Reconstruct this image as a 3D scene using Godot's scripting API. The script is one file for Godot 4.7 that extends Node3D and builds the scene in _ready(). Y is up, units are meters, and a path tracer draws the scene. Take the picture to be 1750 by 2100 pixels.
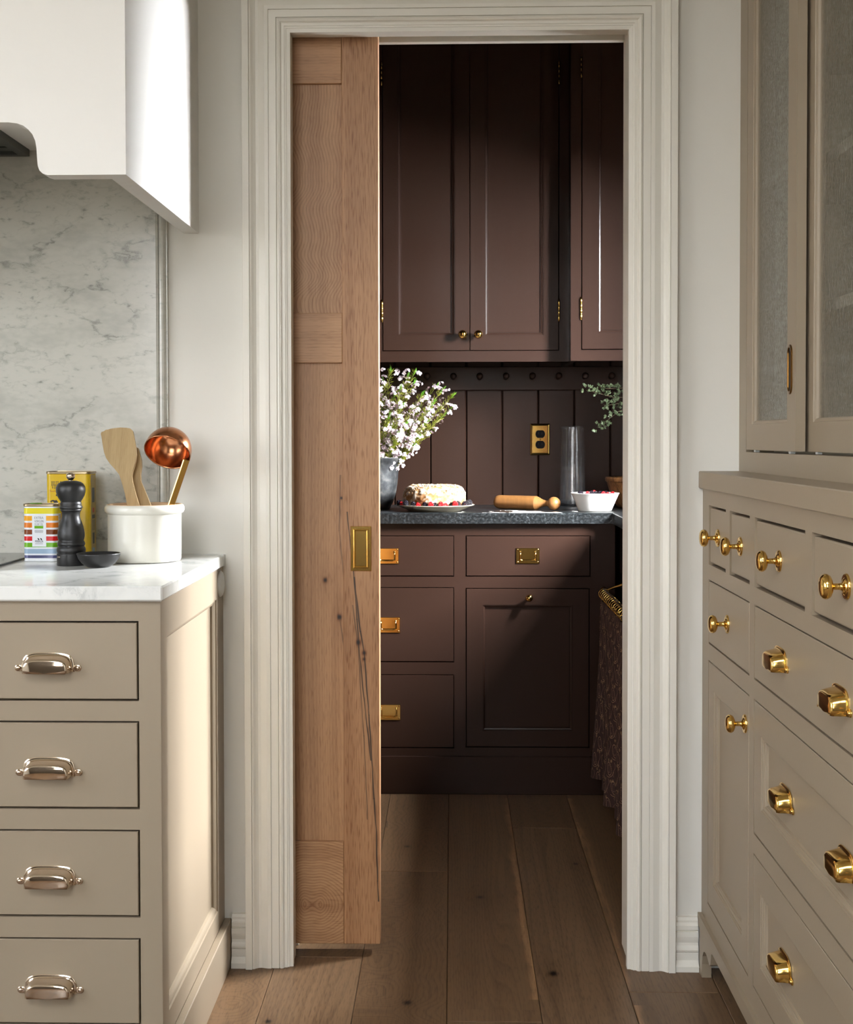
extends Node3D

# ---------------------------------------------------------------- node helpers
const UPZ := Basis(Vector3(1, 0, 0), Vector3(0, 0, -1), Vector3(0, 1, 0))    # local z stands up
const FACE_LEFT := Basis(Vector3(0, 0, 1), Vector3(0, 1, 0), Vector3(-1, 0, 0))  # local z looks to -x
const FACE_RIGHT := Basis(Vector3(0, 0, -1), Vector3(0, 1, 0), Vector3(1, 0, 0)) # local z looks to +x
var taken := {}
var M := {}
var rng := RandomNumberGenerator.new()
var grain := 1
var uvo := Vector2.ZERO


func numbered(called: String) -> String:
	if not taken.has(called):
		taken[called] = 0
		return called
	taken[called] += 1
	return "%s_%03d" % [called, taken[called]]


func tag(o: Node3D, label: String, category: String, group := "", kind := "") -> Node3D:
	if label: o.set_meta("label", label)
	if category: o.set_meta("category", category)
	if group: o.set_meta("group", group)
	if kind: o.set_meta("kind", kind)
	return o


func thing(called: String, label: String, category: String, at := Vector3.ZERO, group := "", kind := "") -> Node3D:
	var o := Node3D.new()
	o.name = numbered(called)
	add_child(o)
	o.position = at
	return tag(o, label, category, group, kind)


func part(called: String, st: Variant, m: Material, parent: Node3D, at := Vector3.ZERO) -> MeshInstance3D:
	var o := MeshInstance3D.new()
	o.name = called
	if st is SurfaceTool:
		st.generate_normals()
		o.mesh = st.commit()
	else:
		o.mesh = st
	o.material_override = m
	o.position = at
	parent.add_child(o, true)
	return o


func solo(called: String, st: Variant, m: Material, label: String, category: String, group := "", kind := "") -> MeshInstance3D:
	var o := part(numbered(called), st, m, self)
	tag(o, label, category, group, kind)
	return o


func copy_of(o: Node3D, label: String, at: Vector3) -> Node3D:
	var c: Node3D = o.duplicate()
	c.name = numbered(str(o.name).rstrip("0123456789_"))
	add_child(c)
	c.position = at
	c.set_meta("label", label)
	return c

# ---------------------------------------------------------------- mesh helpers


func mb(smooth := false) -> SurfaceTool:
	var st := SurfaceTool.new()
	st.begin(Mesh.PRIMITIVE_TRIANGLES)
	st.set_smooth_group(0 if smooth else -1)
	return st


func uv_of(p: Vector3, n: Vector3) -> Vector2:
	var a := n.abs()
	var k := 0 if a.x >= a.y and a.x >= a.z else (1 if a.y >= a.z else 2)
	var g := grain if grain != k else (k + 1) % 3
	return Vector2(p[3 - k - g], p[g]) + uvo


func tri(st: SurfaceTool, a: Vector3, b: Vector3, c: Vector3) -> void:
	# a, b, c counter-clockwise seen from outside
	var n := (b - a).cross(c - a)
	if n.length_squared() < 1e-20:
		return
	for p: Vector3 in [a, c, b]:
		st.set_uv(uv_of(p, n))
		st.add_vertex(p)


func quad(st: SurfaceTool, a: Vector3, b: Vector3, c: Vector3, d: Vector3) -> void:
	tri(st, a, b, c)
	tri(st, a, c, d)


func tri_out(st: SurfaceTool, a: Vector3, b: Vector3, c: Vector3, out: Vector3) -> void:
	if (b - a).cross(c - a).dot(out) > 0.0:
		tri(st, a, b, c)
	else:
		tri(st, a, c, b)


func box(st: SurfaceTool, lo: Vector3, hi: Vector3, bev := 0.0, T := Transform3D()) -> void:
	var c := (lo + hi) / 2.0
	var h := (hi - lo).abs() / 2.0
	var P := func(s: Array, axis: int) -> Vector3:
		var v := Vector3.ZERO
		for k in 3:
			v[k] = s[k] * (h[k] - (0.0 if k == axis else bev))
		return T * (c + v)
	for a in 3:
		var b := (a + 1) % 3
		var d := (a + 2) % 3
		for s in [-1, 1]:
			var pts := []
			for q in [[-1, -1], [1, -1], [1, 1], [-1, 1]]:
				var sg := [0, 0, 0]
				sg[a] = s
				sg[b] = q[0]
				sg[d] = q[1]
				pts.append(P.call(sg, a))
			if s > 0: quad(st, pts[0], pts[1], pts[2], pts[3])
			else: quad(st, pts[0], pts[3], pts[2], pts[1])
		if bev > 0.0:
			for sb in [-1, 1]:
				for sd in [-1, 1]:
					var e := []
					for sa in [-1, 1]:
						var sg := [0, 0, 0]
						sg[a] = sa
						sg[b] = sb
						sg[d] = sd
						e.append(P.call(sg, b))
						e.append(P.call(sg, d))
					var o := Vector3.ZERO
					o[b] = sb
					o[d] = sd
					o = T.basis * o
					tri_out(st, e[0], e[1], e[3], o)
					tri_out(st, e[0], e[3], e[2], o)
	if bev > 0.0:
		for i in 8:
			var sg := [1 if i & 1 else -1, 1 if i & 2 else -1, 1 if i & 4 else -1]
			tri_out(st, P.call(sg, 0), P.call(sg, 1), P.call(sg, 2), T.basis * Vector3(sg[0], sg[1], sg[2]))


func bx(lo: Vector3, hi: Vector3, bev := 0.0) -> SurfaceTool:
	var st := mb()
	box(st, lo, hi, bev)
	return st


func loft(st: SurfaceTool, T: Transform3D, loops: Array, cap0 := false, cap1 := true, groups: Array = []) -> void:
	# loops run counter-clockwise seen from +z; quads between neighbours
	for i in loops.size() - 1:
		if groups: st.set_smooth_group(groups[i])
		var A: PackedVector3Array = loops[i]
		var B: PackedVector3Array = loops[i + 1]
		var n := A.size()
		for k in n:
			var k2 := (k + 1) % n
			quad(st, T * A[k], T * A[k2], T * B[k2], T * B[k])
	if groups: st.set_smooth_group(-1)
	for e in [[cap0, 0], [cap1, loops.size() - 1]]:
		if not e[0]: continue
		var L: PackedVector3Array = loops[e[1]]
		var c := Vector3.ZERO
		for p in L: c += p
		c /= L.size()
		for k in L.size():
			if e[1] == 0: tri(st, T * c, T * L[(k + 1) % L.size()], T * L[k])
			else: tri(st, T * c, T * L[k], T * L[(k + 1) % L.size()])


func ring(r: float, z: float, n: int) -> PackedVector3Array:
	var L := PackedVector3Array()
	for k in n:
		L.append(Vector3(r * cos(TAU * k / n), r * sin(TAU * k / n), z))
	return L


func lathe(st: SurfaceTool, T: Transform3D, prof: Array, n := 32, creases: Array = []) -> void:
	# prof: [radius, height] from the bottom outside upwards; creases: indices of profile points with a hard edge
	var loops := []
	var groups := []
	var g := 0
	for i in prof.size():
		loops.append(ring(maxf(prof[i][0], 0.0), prof[i][1], n))
		if i in creases: g += 1
		groups.append(g)
	loft(st, T, loops, false, false, groups)


func up_at(p := Vector3.ZERO) -> Transform3D:
	return Transform3D(UPZ, p)


func rrect(w: float, h: float, r: float, z: float, seg := 4, c := Vector2.ZERO) -> PackedVector3Array:
	var L := PackedVector3Array()
	for q in 4:
		var cx: float = (w / 2 - r) * [1, -1, -1, 1][q]
		var cy: float = (h / 2 - r) * [1, 1, -1, -1][q]
		for k in seg + 1:
			var a := PI / 2 * (q + float(k) / seg)
			L.append(Vector3(c.x + cx + r * cos(a), c.y + cy + r * sin(a), z))
	return L


func rect_stack(st: SurfaceTool, T: Transform3D, x0: float, x1: float, y0: float, y1: float, prof: Array, cap := true) -> void:
	# prof: [inset, z]: nested rectangles from the back outside to the front inside
	var loops := []
	for p in prof:
		var i: float = p[0]
		loops.append(PackedVector3Array([Vector3(x0 + i, y0 + i, p[1]), Vector3(x1 - i, y0 + i, p[1]), Vector3(x1 - i, y1 - i, p[1]), Vector3(x0 + i, y1 - i, p[1])]))
	loft(st, T, loops, false, false)
	if cap:
		var L: PackedVector3Array = loops[-1]
		quad(st, T * L[0], T * L[1], T * L[2], T * L[3])


func holed(st: SurfaceTool, T: Transform3D, x0: float, x1: float, y0: float, y1: float, holes: Array, depth: float) -> void:
	# a board in the xy plane, front at z = 0, with rectangular holes [x0, x1, y0, y1]
	var xs := [x0, x1]
	var ys := [y0, y1]
	for h in holes:
		for v in [h[0], h[1]]:
			if v > x0 and v < x1 and not v in xs: xs.append(v)
		for v in [h[2], h[3]]:
			if v > y0 and v < y1 and not v in ys: ys.append(v)
	xs.sort()
	ys.sort()
	for i in xs.size() - 1:
		for j in ys.size() - 1:
			var c := Vector2((xs[i] + xs[i + 1]) / 2, (ys[j] + ys[j + 1]) / 2)
			var inside := false
			for h in holes:
				if c.x > h[0] and c.x < h[1] and c.y > h[2] and c.y < h[3]: inside = true
			if not inside:
				for z in [0.0, -depth]:
					var p := [Vector3(xs[i], ys[j], z), Vector3(xs[i + 1], ys[j], z), Vector3(xs[i + 1], ys[j + 1], z), Vector3(xs[i], ys[j + 1], z)]
					if z == 0.0: quad(st, T * p[0], T * p[1], T * p[2], T * p[3])
					else: quad(st, T * p[0], T * p[3], T * p[2], T * p[1])
	rect_stack(st, T, x0, x1, y0, y1, [[0, -depth], [0, 0]], false)
	for h in holes:
		var a := Vector3(h[0], h[2], 0)
		var b := Vector3(h[1], h[2], 0)
		var c := Vector3(h[1], h[3], 0)
		var d := Vector3(h[0], h[3], 0)
		var dz := Vector3(0, 0, -depth)
		for e in [[a, b], [b, c], [c, d], [d, a]]:
			quad(st, T * e[0], T * e[1], T * (e[1] + dz), T * (e[0] + dz))


func tube(st: SurfaceTool, pts: Array, r: Variant, n := 8, caps := true) -> void:
	# a round tube along pts; r a radius or a list of radii
	var loops := []
	var side := Vector3.ZERO
	for i in pts.size():
		var t: Vector3 = (pts[mini(i + 1, pts.size() - 1)] - pts[maxi(i - 1, 0)]).normalized()
		if side == Vector3.ZERO:
			side = t.cross(Vector3.UP if absf(t.y) < 0.9 else Vector3.RIGHT).normalized()
		side = (side - t * side.dot(t)).normalized()
		var up := t.cross(side)
		var rr: float = r[i] if r is Array else r
		var L := PackedVector3Array()
		for k in n:
			L.append(pts[i] + (side * cos(TAU * k / n) + up * sin(TAU * k / n)) * rr)
		loops.append(L)
	loft(st, Transform3D(), loops, caps, caps)


func poly(st: SurfaceTool, T: Transform3D, pts: PackedVector2Array, z0: float, z1: float) -> void:
	# a flat outline given thickness
	if Geometry2D.is_polygon_clockwise(pts): pts.reverse()
	var ids := Geometry2D.triangulate_polygon(pts)
	for i in range(0, ids.size(), 3):
		var a := pts[ids[i]]
		var b := pts[ids[i + 1]]
		var c := pts[ids[i + 2]]
		tri_out(st, T * Vector3(a.x, a.y, z1), T * Vector3(b.x, b.y, z1), T * Vector3(c.x, c.y, z1), T.basis.z)
		tri_out(st, T * Vector3(a.x, a.y, z0), T * Vector3(b.x, b.y, z0), T * Vector3(c.x, c.y, z0), -T.basis.z)
	for k in pts.size():
		var a := pts[k]
		var b := pts[(k + 1) % pts.size()]
		quad(st, T * Vector3(a.x, a.y, z0), T * Vector3(b.x, b.y, z0), T * Vector3(b.x, b.y, z1), T * Vector3(a.x, a.y, z1))


func extrude(st: SurfaceTool, prof: PackedVector2Array, a: Callable) -> void:
	# sweeps an open profile: a.call(point, end) gives the place of a profile point at end 0 and end 1
	for i in prof.size() - 1:
		quad(st, a.call(prof[i], 0), a.call(prof[i], 1), a.call(prof[i + 1], 1), a.call(prof[i + 1], 0))


func V2(a: Array) -> PackedVector2Array:
	var p := PackedVector2Array()
	for i in range(0, a.size(), 2): p.append(Vector2(a[i], a[i + 1]))
	return p


func text(called: String, s: String, height: float, at: Vector3, m: Material, parent: Node3D, font := "Droid Sans", weight := 400, wide := 0.0) -> MeshInstance3D:
	var t := TextMesh.new()
	var f := SystemFont.new()
	f.font_names = PackedStringArray([font])
	f.font_weight = weight
	t.font = f
	t.text = s
	t.font_size = 64
	t.pixel_size = height / (64 * 0.72)
	t.depth = 0.0004
	t.curve_step = 2.0
	var o := part(called, t, m, parent, at)
	if wide > 0.0:
		var w := t.get_aabb().size.x
		if w > 0.0: o.scale.x = wide / w
	return o

# ---------------------------------------------------------------- materials and computed textures


func mat(called: String, c: Color, rough := 0.6, metal := 0.0) -> StandardMaterial3D:
	var m := StandardMaterial3D.new()
	m.resource_name = called
	m.albedo_color = c
	m.roughness = rough
	m.metallic = metal
	M[called] = m
	return m


func noise(sd: int, freq: float, oct := 4, type := FastNoiseLite.TYPE_SIMPLEX_SMOOTH, warp := 0.0) -> FastNoiseLite:
	var n := FastNoiseLite.new()
	n.seed = sd
	n.frequency = freq
	n.noise_type = type
	n.fractal_octaves = oct
	if warp > 0.0:
		n.domain_warp_enabled = true
		n.domain_warp_amplitude = warp
		n.domain_warp_frequency = freq * 0.8
	return n


func field(w: int, h: int, sd: int, freq: float, stretch := 1, oct := 4) -> PackedByteArray:
	# grey noise, drawn out along y
	var im := noise(sd, freq, oct).get_image(w, maxi(h / stretch, 4))
	im.convert(Image.FORMAT_L8)
	im.resize(w, h, Image.INTERPOLATE_CUBIC)
	return im.get_data()


func to_texture(w: int, h: int, data: PackedByteArray) -> ImageTexture:
	return ImageTexture.create_from_image(Image.create_from_data(w, h, false, Image.FORMAT_RGB8, data))


func wood(called: String, w: int, h: int, size: Vector2, sd: int, light: Color, dark: Color, freq: float, warp: float, crown: float, pore: float, rough := 0.5, knots: Array = [], streaks: Array = [], ring_depth := 0.55) -> StandardMaterial3D:
	# w x h pixels for size metres, grain along y. crown > 0: flat-sawn loops round the line x = crown
	var low := field(w, h, sd, 2.2 / w, 14, 2)
	var fine := field(w, h, sd + 1, 0.27, 11, 2)
	var mid := field(w, h, sd + 2, 7.0 / w, 24, 3)
	var wig := field(w, h, sd + 3, 0.02, 40, 2)
	var out := PackedByteArray()
	out.resize(w * h * 3)
	var heart := noise(sd + 4, 0.0042 * 1600.0 / h, 2)
	for y in h:
		var deep := 0.02 + absf(heart.get_noise_1d(y)) * 0.55
		for x in w:
			var i := y * w + x
			var u := float(x) / w
			var n := (low[i] / 255.0 - 0.5) * warp + (wig[i] / 255.0 - 0.5) * 0.010
			var v := 0.0
			if crown > 0.0:
				var d := u - crown
				v = sqrt(d * d + deep * deep * 0.30) * 1.1 + n * 0.35
			else:
				v = u + n
			var dark_knot := 0.0
			for k in knots:
				var dx: float = (u - k[0]) * size.x
				var dy: float = (float(y) / h - k[1]) * size.y
				var r2: float = dx * dx + dy * dy * 0.10
				v += signf(dx) * k[2] * 0.10 * exp(-r2 / (k[2] * k[2] * 9.0))
				dark_knot = maxf(dark_knot, exp(-(dx * dx + dy * dy * 0.6) / (k[2] * k[2] * 0.45)) * 1.5 + 0.25 * exp(-r2 / (k[2] * k[2] * 5.0)))
			var t := v * freq
			t = t - floorf(t)
			var ringed := t * t * t * (1.0 - smoothstep(0.80, 1.0, t)) * ring_depth * 1.5 + 0.08 * absf(sin(t * TAU * 2.0))
			var p := clampf((fine[i] / 255.0 - 0.56) * 4.0, 0.0, 1.0) * pore
			var tone := clampf(ringed + p + (mid[i] / 255.0 - 0.5) * 0.55, 0.0, 1.0)
			tone = clampf(tone + dark_knot, 0.0, 2.0)
			var c := light.lerp(dark, minf(tone, 1.0))
			if tone > 1.0: c = c.lerp(Color(0.06, 0.035, 0.02), minf(tone - 1.0, 0.9))
			out[i * 3] = int(clampf(c.r, 0, 1) * 255)
			out[i * 3 + 1] = int(clampf(c.g, 0, 1) * 255)
			out[i * 3 + 2] = int(clampf(c.b, 0, 1) * 255)
	# cracks and mineral streaks: [half width in metres, darkness, u, v, u, v ...]
	for s in streaks:
		for j in range(2, s.size() - 2, 2):
			var a := Vector2(s[j] * w, s[j + 1] * h)
			var b := Vector2(s[j + 2] * w, s[j + 3] * h)
			var steps := int(maxf(absf(b.y - a.y), absf(b.x - a.x))) + 1
			for q in steps:
				var c := a.lerp(b, float(q) / steps)
				var jitter := 0.5 * sin(c.y * 0.023 + s[0] * 900.0) + 0.3 * sin(c.y * 0.11)
				var hw: float = s[0] * w / size.x * (0.6 + 0.5 * absf(sin(c.y * 0.031)))
				var cx := c.x + jitter
				for px in range(int(cx - hw * 2.5) - 1, int(cx + hw * 2.5) + 2):
					var i := (posmod(int(c.y), h) * w + posmod(px, w)) * 3
					var k: float = s[1] * exp(-pow((px - cx) / maxf(hw, 0.7), 2.0))
					for e in 3: out[i + e] = mini(int(out[i + e] * (1.0 - k)), 255)
	var m := mat(called, Color.WHITE, rough)
	m.albedo_texture = to_texture(w, h, out)
	m.uv1_scale = Vector3(1.0 / size.x, 1.0 / size.y, 1)
	return m


func noise_texture(n: FastNoiseLite, size: int, ramp: Array = [], bump := 0.0) -> NoiseTexture2D:
	var t := NoiseTexture2D.new()
	t.width = size
	t.height = size
	t.seamless = true
	t.noise = n
	if bump > 0.0:
		t.as_normal_map = true
		t.bump_strength = bump
	if ramp:
		var g := Gradient.new()
		g.offsets = PackedFloat32Array()
		g.colors = PackedColorArray()
		for i in range(0, ramp.size(), 2): g.add_point(ramp[i], ramp[i + 1])
		t.color_ramp = g
	return t


func grainy(m: StandardMaterial3D, tex: Texture2D, per_metre: float, amount: float) -> void:
	m.normal_enabled = true
	m.normal_texture = tex
	m.normal_scale = amount
	m.uv1_triplanar = true
	m.uv1_world_triplanar = true
	m.uv1_scale = Vector3.ONE * per_metre


func glass(called: String, c: Color, rough := 0.0) -> StandardMaterial3D:
	var m := mat(called, c, rough)
	m.transparency = BaseMaterial3D.TRANSPARENCY_ALPHA
	return m


func marble_texture(sd: int, base: Color, vein: Color, strength: float) -> ImageTexture:
	var w := 1024
	var n1 := noise(sd, 0.0036, 5, FastNoiseLite.TYPE_SIMPLEX_SMOOTH, 90.0)
	n1.domain_warp_frequency = 0.006
	var a := n1.get_seamless_image(w, w).get_data()
	var n2 := noise(sd + 5, 0.009, 5, FastNoiseLite.TYPE_SIMPLEX_SMOOTH, 60.0)
	var b := n2.get_seamless_image(w, w).get_data()
	var c := noise(sd + 9, 0.004, 4).get_seamless_image(w, w).get_data()
	var f := noise(sd + 11, 0.03, 3).get_seamless_image(w, w).get_data()
	var out := PackedByteArray()
	out.resize(w * w * 3)
	for i in w * w:
		var cl := c[i] / 255.0
		var v1 := 1.0 - clampf(absf(a[i] / 255.0 - 0.5) * 16.0, 0.0, 1.0)
		var v2 := 1.0 - clampf(absf(b[i] / 255.0 - 0.47) * 22.0, 0.0, 1.0)
		var fl := f[i] / 255.0
		var t := v1 * v1 * clampf(cl * 1.9 - 0.5, 0.0, 1.0) * 0.75 * (0.45 + fl) + v2 * clampf(1.1 - cl * 1.5, 0.0, 1.0) * 0.4 * (0.3 + fl)
		t += clampf(cl - 0.35, 0.0, 1.0) * 0.42 + (fl - 0.5) * 0.22
		if fl > 0.74 and cl < 0.5: t += (fl - 0.74) * 3.0
		t = clampf(t * strength, 0.0, 1.0)
		var k := base.lerp(vein, t)
		out[i * 3] = int(k.r * 255)
		out[i * 3 + 1] = int(k.g * 255)
		out[i * 3 + 2] = int(k.b * 255)
	return to_texture(w, w, out)


func make_materials() -> void:
	var dimple := noise_texture(noise(3, 0.05, 3), 512, [], 3.0)
	var brushed := noise_texture(noise(8, 0.02, 4), 512, [], 4.0)
	mat("wall_paint", Color(0.865, 0.855, 0.82), 0.75)
	grainy(M.wall_paint, dimple, 3.0, 0.05)
	mat("trim_paint", Color(0.875, 0.86, 0.815), 0.42)
	mat("ceiling_paint", Color(0.88, 0.87, 0.84), 0.9)
	mat("plaster", Color(0.88, 0.872, 0.85), 0.6)
	grainy(M.plaster, brushed, 2.2, 0.12)
	mat("taupe_paint", Color(0.57, 0.513, 0.432), 0.42)
	grainy(M.taupe_paint, dimple, 4.0, 0.04)
	mat("interior_paint", Color(0.78, 0.755, 0.69), 0.6)
	mat("far_paint", Color(0.36, 0.33, 0.29), 0.7)
	mat("brown_paint", Color(0.172, 0.115, 0.090), 0.27).metallic_specular = 0.36
	grainy(M.brown_paint, dimple, 4.0, 0.05)
	mat("dark_void", Color(0.12, 0.10, 0.08), 0.9)
	mat("brass", Color(0.88, 0.725, 0.41), 0.12, 1.0)
	mat("aged_brass", Color(0.46, 0.33, 0.16), 0.28, 1.0)
	mat("nickel", Color(0.86, 0.80, 0.73), 0.07, 1.0)
	mat("copper", Color(0.74, 0.50, 0.35), 0.2, 1.0)
	mat("steel", Color(0.36, 0.37, 0.36), 0.38, 1.0)
	mat("black_glass", Color(0.03, 0.03, 0.032), 0.06)
	mat("black_plastic", Color(0.025, 0.03, 0.035), 0.35).metallic_specular = 0.2
	mat("chalk_black", Color(0.085, 0.085, 0.088), 0.42)
	mat("ceramic", Color(0.83, 0.82, 0.775), 0.14)
	mat("raw_clay", Color(0.74, 0.62, 0.48), 0.8)
	mat("cream_glaze", Color(0.80, 0.76, 0.66), 0.3)
	mat("white_glaze", Color(0.88, 0.875, 0.85), 0.28)
	mat("white_plastic", Color(0.8, 0.8, 0.78), 0.4)
	# wood
	wood("oak_panel", 448, 1600, Vector2(0.42, 1.5), 21, Color(0.69, 0.525, 0.375), Color(0.50, 0.34, 0.215), 58.0, 0.06, 0.0, 0.35, 0.5, [[0.224, 0.6245, 0.008], [0.301, 0.568, 0.008], [0.313, 0.75, 0.004]], [[0.0014, 0.30, 0.31, 0.785, 0.30, 0.70, 0.325, 0.63], [0.0012, 0.3, 0.30, 0.57, 0.335, 0.50, 0.34, 0.40]], 0.30)
	wood("oak_crown", 448, 1600, Vector2(0.42, 1.5), 33, Color(0.69, 0.53, 0.38), Color(0.47, 0.31, 0.185), 58.0, 0.05, 0.43, 0.3, 0.5, [], [], 0.60)
	wood("oak_stile", 400, 1800, Vector2(0.42, 2.4), 45, Color(0.67, 0.50, 0.35), Color(0.46, 0.295, 0.17), 66.0, 0.10, 0.0, 0.55, 0.5, [[0.823, 0.2895, 0.0075], [0.852, 0.2795, 0.0065], [0.853, 0.2735, 0.005]], [[0.0011, 0.75, 0.7636, 0.414, 0.797, 0.356, 0.823, 0.2895, 0.8876, 0.1766], [0.0013, 0.8, 0.800, 0.352, 0.832, 0.30, 0.8545, 0.2793, 0.880, 0.22, 0.904, 0.14, 0.918, 0.111, 0.928, 0.0406], [0.0009, 0.5, 0.79, 0.325, 0.822, 0.285, 0.85, 0.20, 0.87, 0.12]], 0.25)
	var fl := [Color(0.46, 0.36, 0.26), Color(0.32, 0.238, 0.165)]
	wood("floor_oak_a", 384, 1400, Vector2(0.4, 1.7), 51, fl[0], fl[1], 34.0, 0.25, 0.5, 0.45, 0.42, [[0.3, 0.35, 0.012], [0.7, 0.8, 0.009]], [[0.002, 0.5, 0.12, 0.2, 0.13, 0.24]], 0.45)
	wood("floor_oak_b", 384, 1400, Vector2(0.4, 1.7), 62, fl[0].lightened(0.03), fl[1], 30.0, 0.20, 0.0, 0.5, 0.42, [[0.55, 0.2, 0.010], [0.25, 0.65, 0.014]], [[0.002, 0.6, 0.62, 0.8, 0.63, 0.86]], 0.40)
	wood("floor_oak_c", 384, 1400, Vector2(0.4, 1.7), 77, fl[0].darkened(0.06), fl[1].darkened(0.05), 36.0, 0.30, 0.42, 0.45, 0.42, [[0.62, 0.5, 0.013]], [], 0.45)
	wood("floor_oak_sap", 384, 1400, Vector2(0.4, 1.7), 84, fl[0].darkened(0.03), fl[1], 32.0, 0.22, 0.0, 0.45, 0.42, [[0.35, 0.32, 0.011], [0.72, 0.6, 0.012]], [[0.011, -0.42, 1.01, 0.04, 0.985, 0.16, 1.005, 0.28, 0.975, 0.42, 0.985, 0.58, 0.97, 0.72, 0.995, 0.86, 0.985, 0.97], [0.006, -0.25, 1.02, 0.2, 1.045, 0.34, 1.02, 0.5, 1.04, 0.66, 1.02, 0.8]], 0.40)
	for k in ["floor_oak_a", "floor_oak_b", "floor_oak_c", "floor_oak_sap"]:
		M[k].metallic_specular = 0.4
	wood("spoon_wood", 256, 512, Vector2(0.12, 0.4), 88, Color(0.66, 0.56, 0.39), Color(0.55, 0.44, 0.28), 26.0, 0.06, 0.0, 0.35, 0.6, [], [], 0.2)
	wood("pin_wood", 256, 512, Vector2(0.12, 0.4), 93, Color(0.53, 0.365, 0.20), Color(0.42, 0.28, 0.145), 26.0, 0.10, 0.0, 0.3, 0.35, [], [], 0.2)
	wood("bowl_wood", 256, 512, Vector2(0.2, 0.3), 97, Color(0.62, 0.43, 0.25), Color(0.26, 0.16, 0.09), 12.0, 0.8, 0.0, 0.8, 0.6)
	# stone
	var ma := mat("marble", Color.WHITE, 0.16)
	ma.albedo_texture = marble_texture(14, Color(0.765, 0.76, 0.72), Color(0.36, 0.365, 0.34), 0.60)
	ma.uv1_triplanar = true
	ma.uv1_world_triplanar = true
	ma.uv1_scale = Vector3(1.0, 1.9, 1.0) * 0.95
	var mt := mat("marble_top", Color.WHITE, 0.12)
	mt.albedo_texture = marble_texture(29, Color(0.87, 0.87, 0.85), Color(0.50, 0.52, 0.52), 0.5)
	mt.uv1_triplanar = true
	mt.uv1_world_triplanar = true
	mt.uv1_scale = Vector3.ONE * 0.7
	mt.uv1_offset = Vector3(0.3, 0.1, 0.62)
	var w := 512
	var s1 := noise(5, 0.006, 4, FastNoiseLite.TYPE_SIMPLEX_SMOOTH, 70.0).get_seamless_image(w, w).get_data()
	var s2 := noise(6, 0.09, 3).get_seamless_image(w, w).get_data()
	var s3 := noise(7, 0.012, 2).get_seamless_image(w, w).get_data()
	var out := PackedByteArray()
	out.resize(w * w * 3)
	for i in w * w:
		var v := 1.0 - clampf(absf(s1[i] / 255.0 - 0.5) * 60.0, 0.0, 1.0)
		var t := clampf((s2[i] / 255.0 - 0.45) * 0.5, 0.0, 1.0) + v * 0.6 * clampf(s3[i] / 255.0 * 2.0 - 0.7, 0.0, 1.0)
		var k := Color(0.07, 0.08, 0.085).lerp(Color(0.70, 0.74, 0.74), clampf(t, 0, 1))
		out[i * 3] = int(k.r * 255)
		out[i * 3 + 1] = int(k.g * 255)
		out[i * 3 + 2] = int(k.b * 255)
	var so := mat("soapstone", Color.WHITE, 0.28)
	so.albedo_texture = to_texture(w, w, out)
	grainy(so, noise_texture(noise(9, 0.08, 3), 512, [], 4.0), 1.8, 0.25)
	# pewter
	var pw := mat("pewter", Color.WHITE, 0.55, 0.6)
	pw.albedo_texture = noise_texture(noise(12, 0.012, 5), 512, [0.0, Color(0.14, 0.145, 0.15), 0.5, Color(0.26, 0.27, 0.275), 0.78, Color(0.38, 0.38, 0.37), 1.0, Color(0.50, 0.46, 0.40)])
	grainy(pw, dimple, 5.0, 0.15)
	# curtain print
	M["print"] = curtain_cloth()
	# panes and liquids
	var seedy := noise_texture(noise(15, 0.045, 2), 512, [], 9.0)
	var sp := glass("seedy_pane", Color(0.36, 0.37, 0.31, 0.20), 0.16)
	grainy(sp, seedy, 2.6, 0.5)
	sp.uv1_scale = Vector3(5, 2.6, 5)
	glass("window_pane", Color(1, 1, 1, 0.03))
	var cg := glass("carafe_glass", Color(0.85, 0.92, 0.95, 0.010), 0.0)
	grainy(cg, noise_texture(noise(18, 0.05, 2), 512, [], 6.0), 12.0, 0.22)
	glass("water", Color(0.85, 0.92, 0.95, 0.02), 0.0)
	# plants and food
	var leaf := mat("needle_green", Color(0.50, 0.50, 0.16), 0.5)
	leaf.backlight_enabled = true
	leaf.backlight = Color(0.45, 0.55, 0.12)
	var tip := mat("tip_green", Color(0.40, 0.60, 0.18), 0.5)
	tip.backlight_enabled = true
	tip.backlight = Color(0.4, 0.6, 0.15)
	mat("stem_green", Color(0.38, 0.38, 0.16), 0.6)
	mat("sage_green", Color(0.34, 0.39, 0.27), 0.6)
	mat("twig", Color(0.33, 0.27, 0.18), 0.7)
	var pet := mat("petal", Color.WHITE, 0.55)
	pet.vertex_color_use_as_albedo = true
	pet.backlight_enabled = true
	pet.backlight = Color(0.3, 0.27, 0.28)
	mat("blackberry_skin", Color(0.075, 0.045, 0.085), 0.16)
	mat("raspberry_skin", Color(0.72, 0.07, 0.09), 0.3)
	var ck := mat("cake_crumb", Color.WHITE, 0.75)
	ck.vertex_color_use_as_albedo = true
	mat("sugar", Color(0.93, 0.90, 0.85), 0.8)
	mat("crumb_brown", Color(0.55, 0.34, 0.17), 0.8)
	mat("flour", Color(0.92, 0.91, 0.88), 0.9)
	# print on the tins
	mat("tin_metal", Color(0.75, 0.66, 0.48), 0.25, 1.0)
	mat("tin_rim", Color(0.62, 0.56, 0.45), 0.3, 1.0)
	mat("tin_yellow", Color(0.79, 0.655, 0.045), 0.25)
	mat("tin_ochre", Color(0.60, 0.50, 0.13), 0.3)
	mat("ink_black", Color(0.05, 0.045, 0.03), 0.4)
	mat("ink_grey", Color(0.22, 0.23, 0.25), 0.4)
	mat("ink_blue", Color(0.16, 0.17, 0.30), 0.4)
	mat("ink_red", Color(0.66, 0.16, 0.07), 0.4)
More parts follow.
